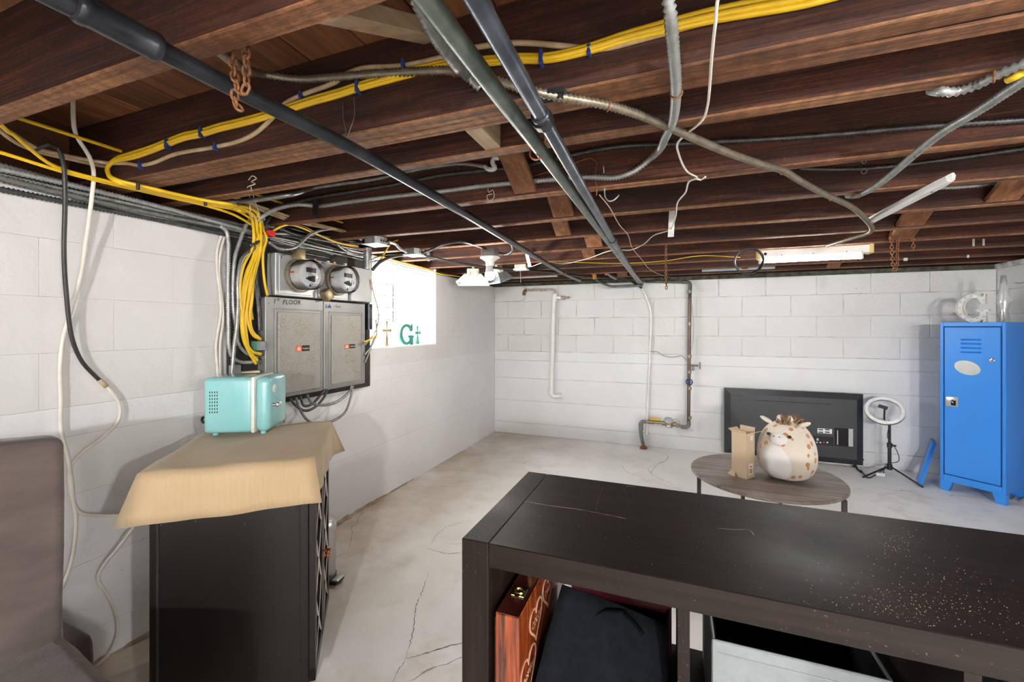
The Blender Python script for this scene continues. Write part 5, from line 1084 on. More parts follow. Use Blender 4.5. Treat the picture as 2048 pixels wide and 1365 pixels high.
# ---------------------------------------------------------------- cube shelf in front
m, nt, b = new_mat('espresso'); b.inputs['Roughness'].default_value = .42
g_ = noise(nt, coords(nt, (3, 60, 60)), 1, 5, .6, .4)
c = ramp(nt, g_, [(.3, (.005, .0026, .002)), (.55, (.012, .006, .0043)), (.75, (.024, .012, .0085))])
b.inputs['Specular IOR Level'].default_value = .25
n2 = noise(nt, coords(nt), 160, 2, .6); pa = noise(nt, coords(nt), 3.2, 4)
du = mix(nt, 1.0, ramp(nt, n2, [(.66, (0, 0, 0)), (.72, (1, 1, 1))]), ramp(nt, pa, [(.5, (0, 0, 0)), (.68, (1, 1, 1))]), 'MULTIPLY')
c = mix(nt, du, c, (.30, .20, .11)); nt.links.new(c, b.inputs['Base Color'])
nt.links.new(ramp(nt, pa, [(.35, (.42, .42, .42)), (.7, (.62, .62, .62))]), b.inputs['Roughness'])
m2 = m.copy(); m2.name = 'espresso_upright'; MATS['espresso_upright'] = m2
for nd in m2.node_tree.nodes:
    if nd.type == 'MAPPING' and abs(nd.inputs['Scale'].default_value[1]-60) < 1: nd.inputs['Scale'].default_value = (60, 60, 3)
SX0, SY0, SY1, SZ = -.383, .733, 1.139, .79
ST, CELL, DV = .056, .335, .018
ncell = 4; SX1 = SX0 + 2*ST + ncell*CELL + (ncell-1)*DV
sh = thing('cube_shelf', 'espresso brown cube shelf with dusty scratched top', 'shelf', ((SX0+SX1)/2, (SY0+SY1)/2, 0))
tp = MB().box((SX0+ST+.0008, SY0, SZ-.046), (SX1-ST-.0008, SY1, SZ), ch=.0015).build('top_board', 'espresso', sh)
MB().box((SX0, SY0, 0), (SX0+ST, SY1, SZ), ch=.0015).build('side_board', 'espresso_upright', sh)
MB().box((SX1-ST, SY0, 0), (SX1, SY1, SZ), ch=.0015).build('side_board', 'espresso_upright', sh)
MB().box((SX0+ST, SY0, 0), (SX1-ST, SY1, .046), ch=.0015).build('bottom_board', 'espresso', sh)
zc = (SZ-.046+.046)/2
MB().box((SX0+ST, SY0+.003, zc-.009), (SX1-ST, SY1-.003, zc+.009)).build('middle_board', 'espresso', sh)
for k in range(1, ncell):
    x_ = SX0 + ST + CELL*k + DV*(k-1)
    for z0_, z1_ in ((.046, zc-.009), (zc+.009, SZ-.046)): MB().box((x_, SY0+.003, z0_), (x_+DV, SY1-.003, z1_)).build('divider', 'espresso_upright', sh)
plain('scratch', (0.52, 0.44, 0.34), .7)
plain('scuff', (0.16, 0.12, 0.10), .8)
def scratch(pts, w, mat='scratch'):
    q = resample([P(u, v, z=SZ+.0006) for u, v in pts], .012); r_ = random.Random(len(pts)*7+int(pts[0][0])); vs_ = []
    for k, p_ in enumerate(q):
        t_ = (q[min(k+1, len(q)-1)] - q[max(k-1, 0)]).normalized(); s_ = Vector((-t_.y, t_.x, 0)) * (w*r_.uniform(.25, 1.0)); vs_ += [p_+s_, p_-s_]
    MB().add(vs_, [(2*k, 2*k+1, 2*k+3, 2*k+2) for k in range(len(q)-1)]).build('scratch', mat, tp)
scratch([(1048, 1003), (1100, 1012), (1160, 1020), (1252, 1038)], .0013); scratch([(1192, 1022), (1196, 1000), (1205, 978)], .0006, 'scuff'); scratch([(1258, 1012), (1254, 995), (1248, 978)], .0006, 'scuff')
scratch([(1436, 1057), (1470, 1060), (1498, 1060), (1508, 1071)], .0007); scratch([(1358, 1052), (1390, 1050)], .0005, 'scuff'); scratch([(1252, 973), (1270, 974)], .0012)
for k in range(700):                                      # crumbs of sawdust lying on the right of the top
    u_, v_ = (rnd.gauss(1830, 110), rnd.gauss(1215, 42)) if k < 520 else (rnd.uniform(1060, 1950), rnd.uniform(1000, 1240))
    if k > 620: u_, v_ = rnd.gauss(1790, 40), rnd.gauss(1090, 18)
    p_ = P(u_, v_, z=SZ)
    if SY0+.01 < p_.y < SY1-.01 and p_.x > SX0+ST+.01:
        s_ = rnd.uniform(.0002, .0007)
        if k == 0: cr = MB()
        cr.ball(p_ + Vector((0, 0, s_*.5)), s_, 5, 3)
plain('sawdust', (0.55, 0.36, 0.18), .9)
cr.build('sawdust_crumbs', 'sawdust', label='scattered tan sawdust crumbs on the dark shelf top', cat='sawdust', kind='stuff')

# wooden case with hearts
m, nt, b = new_mat('zebra_wood'); b.inputs['Roughness'].default_value = .22; b.inputs['Coat Weight'].default_value = .6
g_ = noise(nt, coords(nt, (70, 70, 3), False), 1, 4, .6, .5); nt.links.new(ramp(nt, g_, [(.35, (.055, .010, .004)), (.5, (.24, .045, .010)), (.66, (.44, .095, .018))]), b.inputs['Base Color'])
plain('zebra_dark', (0.075, 0.015, 0.008), .2, c2=(0.035, 0.007, 0.005), scale=1, stretch=(70, 3, 70), coat=.6)
plain('case_print', (0.62, 0.33, 0.22), .4); plain('brass', (0.72, 0.56, 0.22), .22, 1.0); plain('tan_leather', (0.42, 0.17, 0.06), .45)
zb = zc + .0095
cx0, cx1, cy0, cy1, cz1 = -.316, -.268, .742, 1.105, .656
wc = thing('wooden_case', 'glossy striped wooden carry case printed INSPIRE COLOR SMILE in hearts', 'case', ((cx0+cx1)/2, (cy0+cy1)/2, zb))
MB().box((cx0, cy0, zb), (cx1, cy1, cz1), ch=.002).build('case_body', 'zebra_wood', wc)
MB().box((cx0+.001, cy0+.001, cz1), (cx1-.001, cy1-.001, cz1+.0012)).box((cx0-.0006, (cy0), zb+.01), (cx0, cy1, cz1-.01)).build('case_lid_seam', 'zebra_dark', wc)
lt = MB().rbox((cx0+.010, cy0+.055, cz1+.001), (cx1-.010, cy0+.083, cz1+.005), .002, 2).torus((cx0+.024, cy0+.069, cz1+.006), (0, 0, 1), .009, .0022, n=14, m=6).box((cx0+.02, cy0+.049, cz1+.003), (cx1-.018, cy0+.059, cz1+.007), ch=.001).build('latch', 'brass', wc)
MB().tube([(cx0+.024, cy0+.135, cz1+.002), (cx0+.024, cy0+.14, cz1+.020), (cx0+.024, cy0+.165, cz1+.026), (cx0+.024, cy0+.20, cz1+.026), (cx0+.024, cy0+.225, cz1+.02), (cx0+.024, cy0+.23, cz1+.002)], .009, n=8, flat=.6).build('carry_handle', 'tan_leather', wc, smooth=True, angle=0)
EYm = Vector((0, 1, 0))
def heart(yc, zc_, s, body, ts):
    pts = []
    for k in range(28):
        a = 2*math.pi*k/28; hx = 16*math.sin(a)**3; hy = 13*math.cos(a) - 5*math.cos(2*a) - 2*math.cos(3*a) - math.cos(4*a)
        pts.append(Vector((cx1+.0008, yc + hx/17*s, zc_ + hy/17*s)))
    MB().tube(pts, .0026, n=5, closed=True, raw=True, flat=.35).build('printed_heart', 'case_print', wc)
    if body: text_mb(body, ts, (cx1+.0012, yc - s*.72, zc_ - ts*.3), EYm, EZ, spacing=1.0, bold=.0006).build('lettering', 'case_print', wc)
heart(cy0+.055, .515, .050, 'INSPIRE', .0195); heart(cy0+.105, .588, .044, 'COLOR', .019); heart(cy0+.195, .600, .044, 'SMILE', .019); heart(cy0+.285, .612, .042, '', .017)

# black fabric bin with lid flap and its pink box behind
plain('black_felt', (0.004, 0.005, 0.007), .95, c2=(0.008, 0.009, 0.012), scale=60, bmp=.3, bscale=300, spec=.15)
bn = thing('fabric_bin', 'slumped black felt bin with a strap handle in the cube shelf', 'storage bin', (-.13, .93, zb))
fl = MB(); vs_ = []; nx = 12; ny = 8
for j in range(ny+1):
    f = j/ny
    for i in range(nx+1):
        x_ = -.262 + .254*i/nx + .045*f*(1-i/nx); s_ = math.sin(math.pi*i/nx)
        y_ = .752 + .115*f + .012*math.sin(i*.8) * (1-f) - .018*s_*(f-.5)
        z_ = zb + .02 + (.235 - .035*(i/nx) )*f**.8 + .010*s_*f
        vs_.append((x_, y_, z_))
fl.add(vs_, [(j*(nx+1)+i, j*(nx+1)+i+1, (j+1)*(nx+1)+i+1, (j+1)*(nx+1)+i) for j in range(ny) for i in range(nx)])
o_ = fl.build('front_panel', 'black_felt', bn, smooth=True, angle=0); md = o_.modifiers.new('felt', 'SOLIDIFY'); md.thickness = .004
MB().box((-.258, .80, zb), (-.010, 1.06, zb+.03)).box((-.258, .87, zb), (-.254, 1.06, zb+.13)).box((-.012, .87, zb), (-.008, 1.06, zb+.13)).box((-.258, 1.056, zb), (-.008, 1.06, zb+.12)).build('bin_sides', 'black_felt', bn)
MB().tube([P(1190, 1230, y=.852), P(1215, 1221, y=.846), P(1245, 1226, y=.844), P(1268, 1250, y=.836), P(1285, 1272, y=.828)], .010, n=6, flat=.25).build('strap_handle', 'black_felt', bn, smooth=True, angle=0)
plain('pink_plastic', (0.80, 0.10, 0.24), .3, c2=(0.78, 0.30, 0.40), scale=5)
pk = thing('pink_box', 'translucent pink and white plastic box behind the black felt bin', 'box', (-.13, 1.09, zb))
MB().rbox((-.245, 1.068, zb), (-.002, 1.125, .556), .01, 2).build('box_body', 'pink_plastic', pk, smooth=True)
MB().rbox((-.248, 1.066, .548), (-.0005, 1.128, .562), .005, 2).build('box_lid', 'fridge_white', pk, smooth=True)

# pale grey fabric bin in the next compartment
plain('grey_fabric', (0.25, 0.272, 0.282), .85, c2=(0.225, 0.245, 0.255), scale=40, bmp=.2, bscale=300)
gb = thing('fabric_bin', 'open pale grey stitched fabric bin in the cube shelf', 'storage bin', (.20, .97, zb))
X0, X1, Y0, Y1, ZB1 = .068, .338, .862, 1.125, .622
for nm, A, B_ in (('bin_front', (X0, Y0, zb), (X1, Y0+.006, ZB1)), ('bin_side', (X0, Y0+.006, zb), (X0+.006, Y1, ZB1)), ('bin_side', (X1-.006, Y0+.006, zb), (X1, Y1, ZB1)), ('bin_back', (X0+.006, Y1-.006, zb), (X1-.006, Y1, ZB1)), ('bin_base', (X0+.006, Y0+.006, zb), (X1-.006, Y1-.006, zb+.006))):
    MB().box(A, B_, ch=.002).build(nm, 'grey_fabric', gb)
MB().box((X0+.007, Y0+.007, zb+.007), (X1-.007, Y0+.009, ZB1-.004)).box((X0+.007, Y0+.009, zb+.007), (X0+.009, Y1-.007, ZB1-.004)).box((X1-.009, Y0+.009, zb+.007), (X1-.007, Y1-.007, ZB1-.004)).box((X0+.009, Y1-.009, zb+.007), (X1-.009, Y1-.007, ZB1-.004)).build('dark_lining', 'black_felt', gb)
MB().box((X0+.01, Y0-.0008, ZB1-.022), (X1-.01, Y0, ZB1-.0205)).build('stitching', 'panel_grey', gb)
g2 = thing('fabric_bin', 'grey blue fabric bin in the far compartment of the cube shelf', 'storage bin', (.54, .98, zb))
for nm, A, B_ in (('bin_front', (.425, .80, zb), (.695, .806, .615)), ('bin_side', (.425, .806, zb), (.431, 1.12, .615)), ('bin_side', (.689, .806, zb), (.695, 1.12, .615)), ('bin_back', (.431, 1.114, zb), (.689, 1.12, .615))): MB().box(A, B_, ch=.002).build(nm, 'grey_fabric', g2)

# ---------------------------------------------------------------- round coffee table
wood('grey_oak', (.13, .10, .088), (.26, .215, .19), (.42, .365, .335), axis=0, grain=38, rough=.45, bmp=.1, var=0)
TC = Vector((.468, 2.645, 0)); TR = .368; TZ = .40
ct = thing('coffee_table', 'round grey wood coffee table on thin dark legs', 'table', TC)
tt = MB().lathe([(.001, 0), (TR-.004, 0), (TR, .004), (TR, .016), (TR-.003, .019), (.001, .0195)], TC + Vector((0, 0, TZ-.0195)), (0, 0, 1), n=72, cap=False).build('table_top', 'grey_oak', ct, smooth=True, angle=25)
tt.rotation_euler = (0, 0, 0)
plain('dark_bronze', (0.05, 0.045, 0.04), .4, .6)
for q in (Vector((.137, 2.549, 0)), Vector((.775, 2.475, 0)), Vector((.405, 2.935, 0)), Vector((.60, 2.92, 0))):
    MB().box((q.x-.010, q.y-.010, 0), (q.x+.010, q.y+.010, TZ-.034), ch=.001).build('leg', 'dark_bronze', ct)
MB().torus(TC + Vector((0, 0, TZ-.027)), (0, 0, 1), .325, .007, n=48, m=4).build('table_apron', 'dark_bronze', ct)

# cardboard box on the table
plain('cardboard', (0.56, 0.42, 0.29), .85, c2=(0.50, 0.37, 0.25), scale=6, bmp=.1, bscale=120); plain('cardboard_raw', (0.48, 0.25, 0.10), .9)
a, c = P(1470, 951, z=TZ), P(1493, 959.5, z=TZ); e1 = (c-a); w1 = .082; e1 = Vector((.78, -.63, 0)).normalized(); ang = math.atan2(e1.y, e1.x); d1 = .075; hB = .236
bxo = thing('cardboard_box', 'tall opened cardboard box standing on the coffee table', 'box', (c.x, c.y, TZ), ang + math.pi)
# local: x runs from the near corner to the left, y away from the camera... walls as thin sheets
for nm, A, B_ in (('box_wall', (0, -.0025, 0), (w1, 0, hB)), ('box_wall', (0, -d1, 0), (w1, -d1+.0025, hB)), ('box_wall', (0, -d1+.0025, 0), (.0025, -.0025, hB)), ('box_wall', (w1-.0025, -d1+.0025, 0), (w1, -.0025, hB)), ('box_base', (.0025, -d1+.0025, 0), (w1-.0025, -.0025, .003))):
    MB().box(A, B_).build(nm, 'cardboard', bxo, local=True)
def flap(A, B_, out, L, rise):
    A = Vector(A); B_ = Vector(B_); o = Vector(out)*L + Vector((0, 0, rise)); o2 = o*.9; MB().add([A, B_, B_+o2, A+o2, A+Vector((0, 0, .0025)), B_+Vector((0, 0, .0025)), B_+o2+Vector((0, 0, .0025)), A+o2+Vector((0, 0, .0025))], [(0, 1, 2, 3), (4, 5, 6, 7), (0, 1, 5, 4), (1, 2, 6, 5), (2, 3, 7, 6), (3, 0, 4, 7)]).build('flap', 'cardboard', bxo, local=True)
flap((w1, -d1, hB), (w1, 0, hB), (1, 0, 0), .022, .012); flap((0, 0, hB), (0, -d1, hB), (-1, 0, 0), .05, .020); flap((w1, 0, hB), (0, 0, hB), (0, 1, 0), .006, .014); flap((0, -d1, hB), (w1, -d1, hB), (0, -1, 0), .004, .028)
MB().box((.01, -d1+.012, hB-.03), (w1-.01, -.012, hB-.008), Matrix.Rotation(.1, 4, 'X')).build('inner_card', 'cardboard_raw', bxo, local=True)
MB().box((-.0006, -.058, .018), (0, -.02, .075)).box((-.0006, -.058, .20), (0, -.035, .225)).build('shipping_label', 'sticker_white', bxo, local=True)
MB().box((-.001, -.050, .025), (-.0006, -.028, .05)).box((-.001, -.050, .056), (-.0006, -.03, .066)).build('label_print', 'cardboard_raw', bxo, local=True)
q = P(1468, 951, z=TZ); MB().add([q + Vector(w) for w in [(-.03, .015, 0), (.0, -.022, 0), (.03, .0, 0), (0, .03, 0), (-.012, .012, .028), (.006, -.006, .034), (.012, .012, .022)]], [(0, 1, 5, 4), (1, 2, 6, 5), (2, 3, 6), (3, 0, 4), (4, 5, 6), (3, 4, 6), (0, 1, 2, 3)]).build('cardboard_scrap', 'cardboard', label='torn cardboard scrap at the foot of the box', cat='cardboard')

# plush giraffe
PC = P(1572, 962, z=TZ); PC = Vector((PC.x+.012, PC.y+.045, TZ)); PH = .300; PW = .149; FACE = math.atan2(-PC.y, -PC.x) - math.radians(16)
m, nt, b = new_mat('plush_spotted'); b.inputs['Roughness'].default_value = .95; b.inputs['Sheen Weight'].default_value = .5
v = coords(nt, (1, 1, .85), False)
wn_ = N(nt, 'ShaderNodeTexNoise'); wn_.inputs['Scale'].default_value = 9; nt.links.new(v, wn_.inputs['Vector'])
vm = N(nt, 'ShaderNodeVectorMath', operation='MULTIPLY_ADD'); vm.inputs[1].default_value = (.02,)*3; nt.links.new(wn_.outputs['Color'], vm.inputs[0]); nt.links.new(v, vm.inputs[2])
vo = N(nt, 'ShaderNodeTexVoronoi'); vo.inputs['Scale'].default_value = 29; vo.inputs['Randomness'].default_value = .6; nt.links.new(vm.outputs[0], vo.inputs['Vector'])
c = ramp(nt, vo.outputs['Distance'], [(.31, (.50, .235, .085)), (.36, (.70, .62, .52))]); nt.links.new(c, b.inputs['Base Color'])
bump(nt, b, noise(nt, coords(nt), 300, 2), .3, .002)
plain('plush_white', (0.80, 0.78, 0.75), .95, c2=(0.74, 0.71, 0.68), scale=20, bmp=.3, bscale=300); plain('plush_cream', (0.74, 0.66, 0.56), .95, c2=(0.66, 0.57, 0.47)); plain('mane_brown', (0.20, 0.115, 0.06), .95, c2=(0.34, 0.22, 0.13), scale=60)
def egg(az, f, off=0.0):
    """surface of the plush: az angle, f height fraction"""
    th_ = math.pi*(1-f); r_ = math.sin(th_)**.62 if 0 < f < 1 else 0
    r_ *= 1.08 - .34*f; z_ = .5 - .5*math.cos(th_*1.0) ; z_ = 1 - z_ if False else (1 - math.cos(math.pi*f))/2
    return PC + Vector((math.cos(az)*r_*(PW+off), math.sin(az)*r_*(PW*.92+off), z_*PH + .002 + off*(z_-.5)*1.2))
pl = thing('plush_giraffe', 'round plush giraffe with orange spots, white belly and brown mane on the table', 'plush toy', PC)
vs_ = []; nA, nF = 40, 26
for j in range(nF+1):
    for k in range(nA): vs_.append(egg(2*math.pi*k/nA, min(max(j/nF, .004), .996)))
MB().add(vs_, [(j*nA+k, j*nA+(k+1) % nA, (j+1)*nA+(k+1) % nA, (j+1)*nA+k) for j in range(nF) for k in range(nA)] + [tuple(range(nA))[::-1], tuple(nF*nA+k for k in range(nA))]).build('plush_body', 'plush_spotted', pl, smooth=True, angle=0)
def patch(name, mat, az, f, wa, wf, bulge, parent=pl):
    vs_ = [egg(az, f, .003 + bulge)]; fs_ = []; nr, ns = 5, 24
    for i in range(1, nr+1):
        for k in range(ns):
            t_ = 2*math.pi*k/ns; rr = i/nr; vs_.append(egg(az + wa*rr*math.cos(t_), f + wf*rr*math.sin(t_), (.003 + bulge)*(1-rr**3) - .002*rr**3))
    fs_ += [(0, 1+k, 1+(k+1) % ns) for k in range(ns)] + [(1+(i-1)*ns+k, 1+(i-1)*ns+(k+1) % ns, 1+i*ns+(k+1) % ns, 1+i*ns+k) for i in range(1, nr) for k in range(ns)]
    return MB().add(vs_, fs_).build(name, mat, parent, smooth=True, angle=0)
patch('belly_patch', 'plush_white', FACE-.20, .35, .70, .26, .012)
mz = patch('muzzle', 'plush_white', FACE-.04, .665, .40, .075, .014)
for s_ in (-1, 1):
    e_ = egg(FACE + s_*.45 - .04, .70, .003); MB().ball(e_, .0095, 12, 8, (1, 1, .9)).build('eye', 'black_plastic', pl, smooth=True, angle=0)
    MB().ball(egg(FACE + s_*.10-.04, .68, .021), .0035, 8, 6).build('nostril', 'mane_brown', mz, smooth=True, angle=0)
    er = egg(FACE + s_*1.25, .86, .0); o3 = Vector((math.cos(FACE+s_*1.35), math.sin(FACE+s_*1.35), .55)).normalized()
    Me = o3.to_track_quat('Z', 'Y').to_matrix().to_4x4().to_3x3()
    ea = MB().ball(er + o3*.025, .034, 14, 10, (.58, .35, 1), Me).build('ear', 'plush_cream', pl, smooth=True, angle=0)
    ho = egg(FACE + s_*.75, .95, 0); MB().ball(ho + Vector((0, 0, .012)), .016, 10, 8, (1, 1, 1.5)).build('horn', 'plush_cream', pl, smooth=True, angle=0)
mt = MB(); r_ = random.Random(4)
for k in range(320):
    f_ = r_.random(); ang_ = FACE + math.pi if f_ > .5 else FACE
    base_ = PC + Vector((0, 0, PH*.985)) + Vector((math.cos(FACE), math.sin(FACE), 0))*(.05 - .10*f_) + Vector((-math.sin(FACE), math.cos(FACE), 0))*(r_.uniform(-.022, .022) + .03*f_ ) - Vector((0, 0, .09*abs(f_-.45)**2))
    d_ = Vector((r_.uniform(-.8, .8), r_.uniform(-.8, .8), 1)).normalized(); mt.cyl(base_ - d_*.01, base_ + d_*r_.uniform(.030, .052), .007, .001, n=5)
mt.build('mane', 'mane_brown', pl, smooth=True, angle=0, kind='stuff')
# ------------------------------------------------------------------ back wall: plumbing, television, ring light, locker
plain('pipe_white', (0.78, 0.78, 0.76), .45, c2=(0.70, 0.69, 0.66), scale=14)
plain('pipe_rusty_white', (0.55, 0.48, 0.42), .6, c2=(0.25, 0.16, 0.11), scale=30)
plain('pipe_bronze', (0.115, 0.085, 0.070), .45, .5, c2=(0.16, 0.115, 0.09), scale=20)
plain('pipe_grey', (0.17, 0.17, 0.17), .5, .5, c2=(0.24, 0.23, 0.22), scale=20)
plain('pipe_moss', (0.075, 0.085, 0.055), .6, .3, c2=(0.12, 0.125, 0.09), scale=20)
plain('dull_brass', (0.40, 0.33, 0.22), .45, .7, c2=(0.28, 0.22, 0.14), scale=30)
plain('valve_blue', (0.015, 0.035, 0.13), .45)
plain('handle_yellow', (0.75, 0.45, 0.02), .45)
plain('register_grey', (0.45, 0.46, 0.47), .5)
YP = 4.405
# capped white drain loop
t = thing('drain_pipe', 'white painted drain pipe with elbows fixed to the back wall', 'pipe', P(1106, 800, y=YP))
MB().tube([P(1108, 598, y=YP), P(1103, 782, y=YP)], .022, n=16, step=.2).build('drop_pipe', 'pipe_white', t, smooth=True, angle=50)
MB().tube([P(1103, 780, y=YP), P(1103.5, 789, y=YP), P(1108, 793, y=YP), P(1115, 793, y=YP), P(1121, 791, y=YP+.025)], .024, n=14, step=.01).build('lower_elbow', 'pipe_white', t, smooth=True, angle=50)
MB().lathe([(.026, 0), (.028, .004), (.028, .022), (.022, .024)], P(1119, 792, y=YP+.01), (.8, .6, .05), n=16).build('end_collar', 'pipe_white', t, smooth=True)
MB().tube([P(1109, 603, y=YP), P(1110, 588, y=YP)], .027, n=14, step=.1).tube([P(1112, 595, y=YP), P(1122, 596, y=YP)], .017, n=12, step=.1).build('tee_fitting', 'pipe_white', t, smooth=True, angle=50)
MB().tube([P(1110, 590, y=YP), P(1110, 584, y=YP), P(1105, 580.5, y=YP), P(1090, 580.5, y=YP), P(1060, 580.5, y=YP), P(1052, 581, y=YP)], .0125, n=12, step=.01).build('upper_run', 'pipe_rusty_white', t, smooth=True, angle=50)
MB().tube([P(1054, 580.5, y=YP), P(1049, 583, y=YP), P(1048, 590, y=YP+.02)], .017, n=12, step=.01).build('upper_elbow', 'rust', t, smooth=True, angle=50)
MB().cyl(P(1122, 596, y=YP), P(1130, 596, y=YP), .020, n=8).cyl(P(1129, 596, y=YP), P(1139, 595, y=YP), .010, n=10).build('drain_cock', 'pipe_rusty_white', t)
MB().tube([P(1052, 572, y=4.455), P(1052, 590, y=4.455), P(1046, 600, y=4.455), P(1010, 604, y=4.455)], .0014, n=5).build('wall_wire', 'steel_wire', label='thin dark wire looping on the back wall near the corner', cat='wire', smooth=True, angle=0)
# water service with meter
YW = 4.395
t = thing('water_service', 'water meter with brass fittings, riser pipe and valves on the back wall', 'water meter', P(1287, 898, y=YW-.0))
MB().tube([P(1290, 563, y=YW), P(1330, 564, y=YW), P(1368, 564.5, y=YW)], .013, n=12, step=.1).build('supply_pipe', 'pipe_moss', t, smooth=True, angle=0)
MB().tube([P(1364, 564.5, y=YW), P(1376, 565, y=YW), P(1380, 569, y=YW), P(1380, 582, y=YW)], .017, n=12, step=.01).build('upper_elbow', 'pipe_moss', t, smooth=True, angle=50)
MB().tube([P(1380, 580, y=YW), P(1379, 650, y=YW), P(1378, 752, y=YW), P(1377, 846, y=YW)], .0155, n=14, step=.1).build('riser_pipe', 'pipe_bronze', t, smooth=True, angle=0)
for v_ in (584, 648, 713, 744, 777, 836): MB().tube([P(1379, v_-3, y=YW), P(1379, v_+3, y=YW)], .0185, n=14, step=.1).build('pipe_collar', 'dull_brass' if v_ not in (584,) else 'pipe_grey', t, smooth=True, angle=50)
MB().tube([P(1377, 842, y=YW), P(1377, 852, y=YW), P(1372, 855, y=YW), P(1362, 854, y=YW)], .018, n=12, step=.01).build('lower_elbow', 'pipe_grey', t, smooth=True, angle=50)
MB().tube([P(1363, 853, y=YW), P(1350, 851, y=YW)], .013, n=12, step=.1).tube([P(1352, 851, y=YW), P(1357, 852, y=YW)], .018, n=8, step=.1).build('union', 'dull_brass', t, smooth=True, angle=50)
mb = P(1338, 848, y=YW)
MB().lathe([(.020, -.036), (.034, -.030), (.038, -.015), (.040, .0), (.042, .010), (.040, .016)], mb, (0, 0, 1), n=24).cyl(mb + Vector((-.065, 0, 0)), mb + Vector((.065, 0, 0)), .021, n=14).build('meter_body', 'dull_brass', t, smooth=True, angle=50)
rg = MB().lathe([(.043, .016), (.043, .024), (.038, .028), (.037, .050), (.030, .056), (.001, .058)], mb, (0, 0, 1), n=24).build('meter_register', 'register_grey', t, smooth=True, angle=50)
MB().box(mb + Vector((-.022, -.043, -.024)), mb + Vector((.014, -.041, -.008))).build('meter_tag', 'sticker_white', t)
MB().tube([P(1325, 846, y=YW), P(1310, 845, y=YW), P(1291, 844, y=YW)], .014, n=12, step=.1).tube([P(1314, 845, y=YW), P(1320, 845.5, y=YW)], .020, n=8, step=.1).tube([P(1296, 844, y=YW), P(1308, 845, y=YW)], .021, n=12, step=.1).build('ball_valve', 'dull_brass', t, smooth=True, angle=50)
MB().cyl(P(1302, 842, y=YW), P(1302, 837, y=YW), .006, n=8).build('valve_stem', 'dull_brass', t)
MB().rbox(P(1301, 840, y=YW) - Vector((.002, .008, .002)), P(1320, 838, y=YW) + Vector((0, .008, .004)), .0015, 1).build('lever_handle', 'handle_yellow', t)
MB().tube([P(1292, 844, y=YW), P(1285, 844, y=YW), P(1281, 848, y=YW), P(1281.5, 856, y=YW), P(1283, 875, y=YW), P(1287, 893, y=YW)], .0175, n=12, step=.015).build('street_pipe', 'pipe_grey', t, smooth=True, angle=0)
for v_ in (850, 858): MB().tube([P(1282, v_-3, y=YW), P(1282, v_+3, y=YW)], .0215, n=12, step=.1).build('pipe_collar', 'pipe_grey', t, smooth=True, angle=50)
MB().lathe([(.036, 0), (.036, .016), (.026, .022), (.020, .030)], P(1287, 898, z=0), (0, 0, 1), n=10).build('floor_flange', 'rust', t)
MB().cyl(P(1381, 731, y=YW), P(1397, 732, y=YW), .009, n=10).box(P(1386, 736, y=YW) - Vector((.012, .010, .028)), P(1386, 736, y=YW) + Vector((.012, .010, .014)), ch=.004).build('hose_bib', 'pipe_grey', t)
MB().tube([P(1400, 725, y=YW), P(1400, 739, y=YW)], .006, n=8, step=.1).build('bib_handle', 'pipe_grey', t)
MB().cyl(P(1378, 763, y=YW), P(1378, 763, y=YW) + Vector((0, -.06, 0)), .010, n=10).build('valve_bonnet', 'dull_brass', t)
wh = P(1378, 763, y=YW) + Vector((0, -.062, 0)); w_ = MB().torus(wh, (0, 1, 0), .027, .006, n=20, m=6)
for k in range(5): w_.cyl(wh, wh + Vector((.027*math.cos(k*1.2566), 0, .027*math.sin(k*1.2566))), .004, n=6)
w_.build('hand_wheel', 'valve_blue', t, smooth=True, angle=50)
MB().tube([P(1300, 704, y=4.43), P(1315, 704, y=4.44), P(1325, 711, y=4.445), P(1345, 715, y=4.445), P(1364, 712, y=4.43), P(1373, 722, y=4.41)], .0035, n=6).build('bonding_wire', 'panel_grey', t, smooth=True, angle=0)
MB().tube([P(1384, 610, y=4.44), P(1387, 650, y=4.445), P(1385, 690, y=4.44), P(1381, 702, y=4.42)], .0016, n=5).build('sensor_wire', 'steel_wire', t, smooth=True, angle=0)
MB().tube([P(1344, 842, y=YW-.03), P(1352, 838, y=YW-.03), P(1358, 843, y=YW-.03), P(1360, 850, y=YW-.02)], .0012, n=5).build('register_wire', 'steel_wire', t, smooth=True, angle=0)

# television standing with its back to the room
plain('tv_black', (0.022, 0.023, 0.027), .42, c2=(0.028, 0.029, 0.033), scale=3, bmp=.06, bscale=350); plain('tv_gloss', (0.010, 0.010, 0.012), .2); plain('port_grey', (0.45, 0.46, 0.48), .4)
YT = 4.36; q0, q1_, = P(1449, 777, y=YT), P(1728, 935, y=YT); X0, X1, Z0, Z1 = q0.x, q1_.x, .034, P(1590, 783, y=YT).z
tv = thing('television', 'large black flat television standing backwards against the back wall', 'television', ((X0+X1)/2, YT+.02, 0))
def frustum(x0, x1, z0, z1, ya, ins, yb):
    return MB().add([(x0, ya, z0), (x1, ya, z0), (x1, ya, z1), (x0, ya, z1), (x0+ins, yb, z0+ins), (x1-ins, yb, z0+ins), (x1-ins, yb, z1-ins), (x0+ins, yb, z1-ins)], [(0, 1, 5, 4), (1, 2, 6, 5), (2, 3, 7, 6), (3, 0, 4, 7), (4, 5, 6, 7), (3, 2, 1, 0)])
frustum(X0, X1, Z0, Z1, YT+.018, .05, YT-.006).build('back_cover', 'tv_black', tv)
MB().box((X0, YT+.018, Z0), (X1, YT+.046, Z1), ch=.002).build('screen_frame', 'tv_gloss', tv)
a, c = P(1510, 801, y=YT-.007), P(1664, 809, y=YT-.007)
MB().box((a.x, YT-.0075, a.z-.002), (c.x, YT-.0055, a.z+.002)).build('vent_slot', 'black_hole', tv)
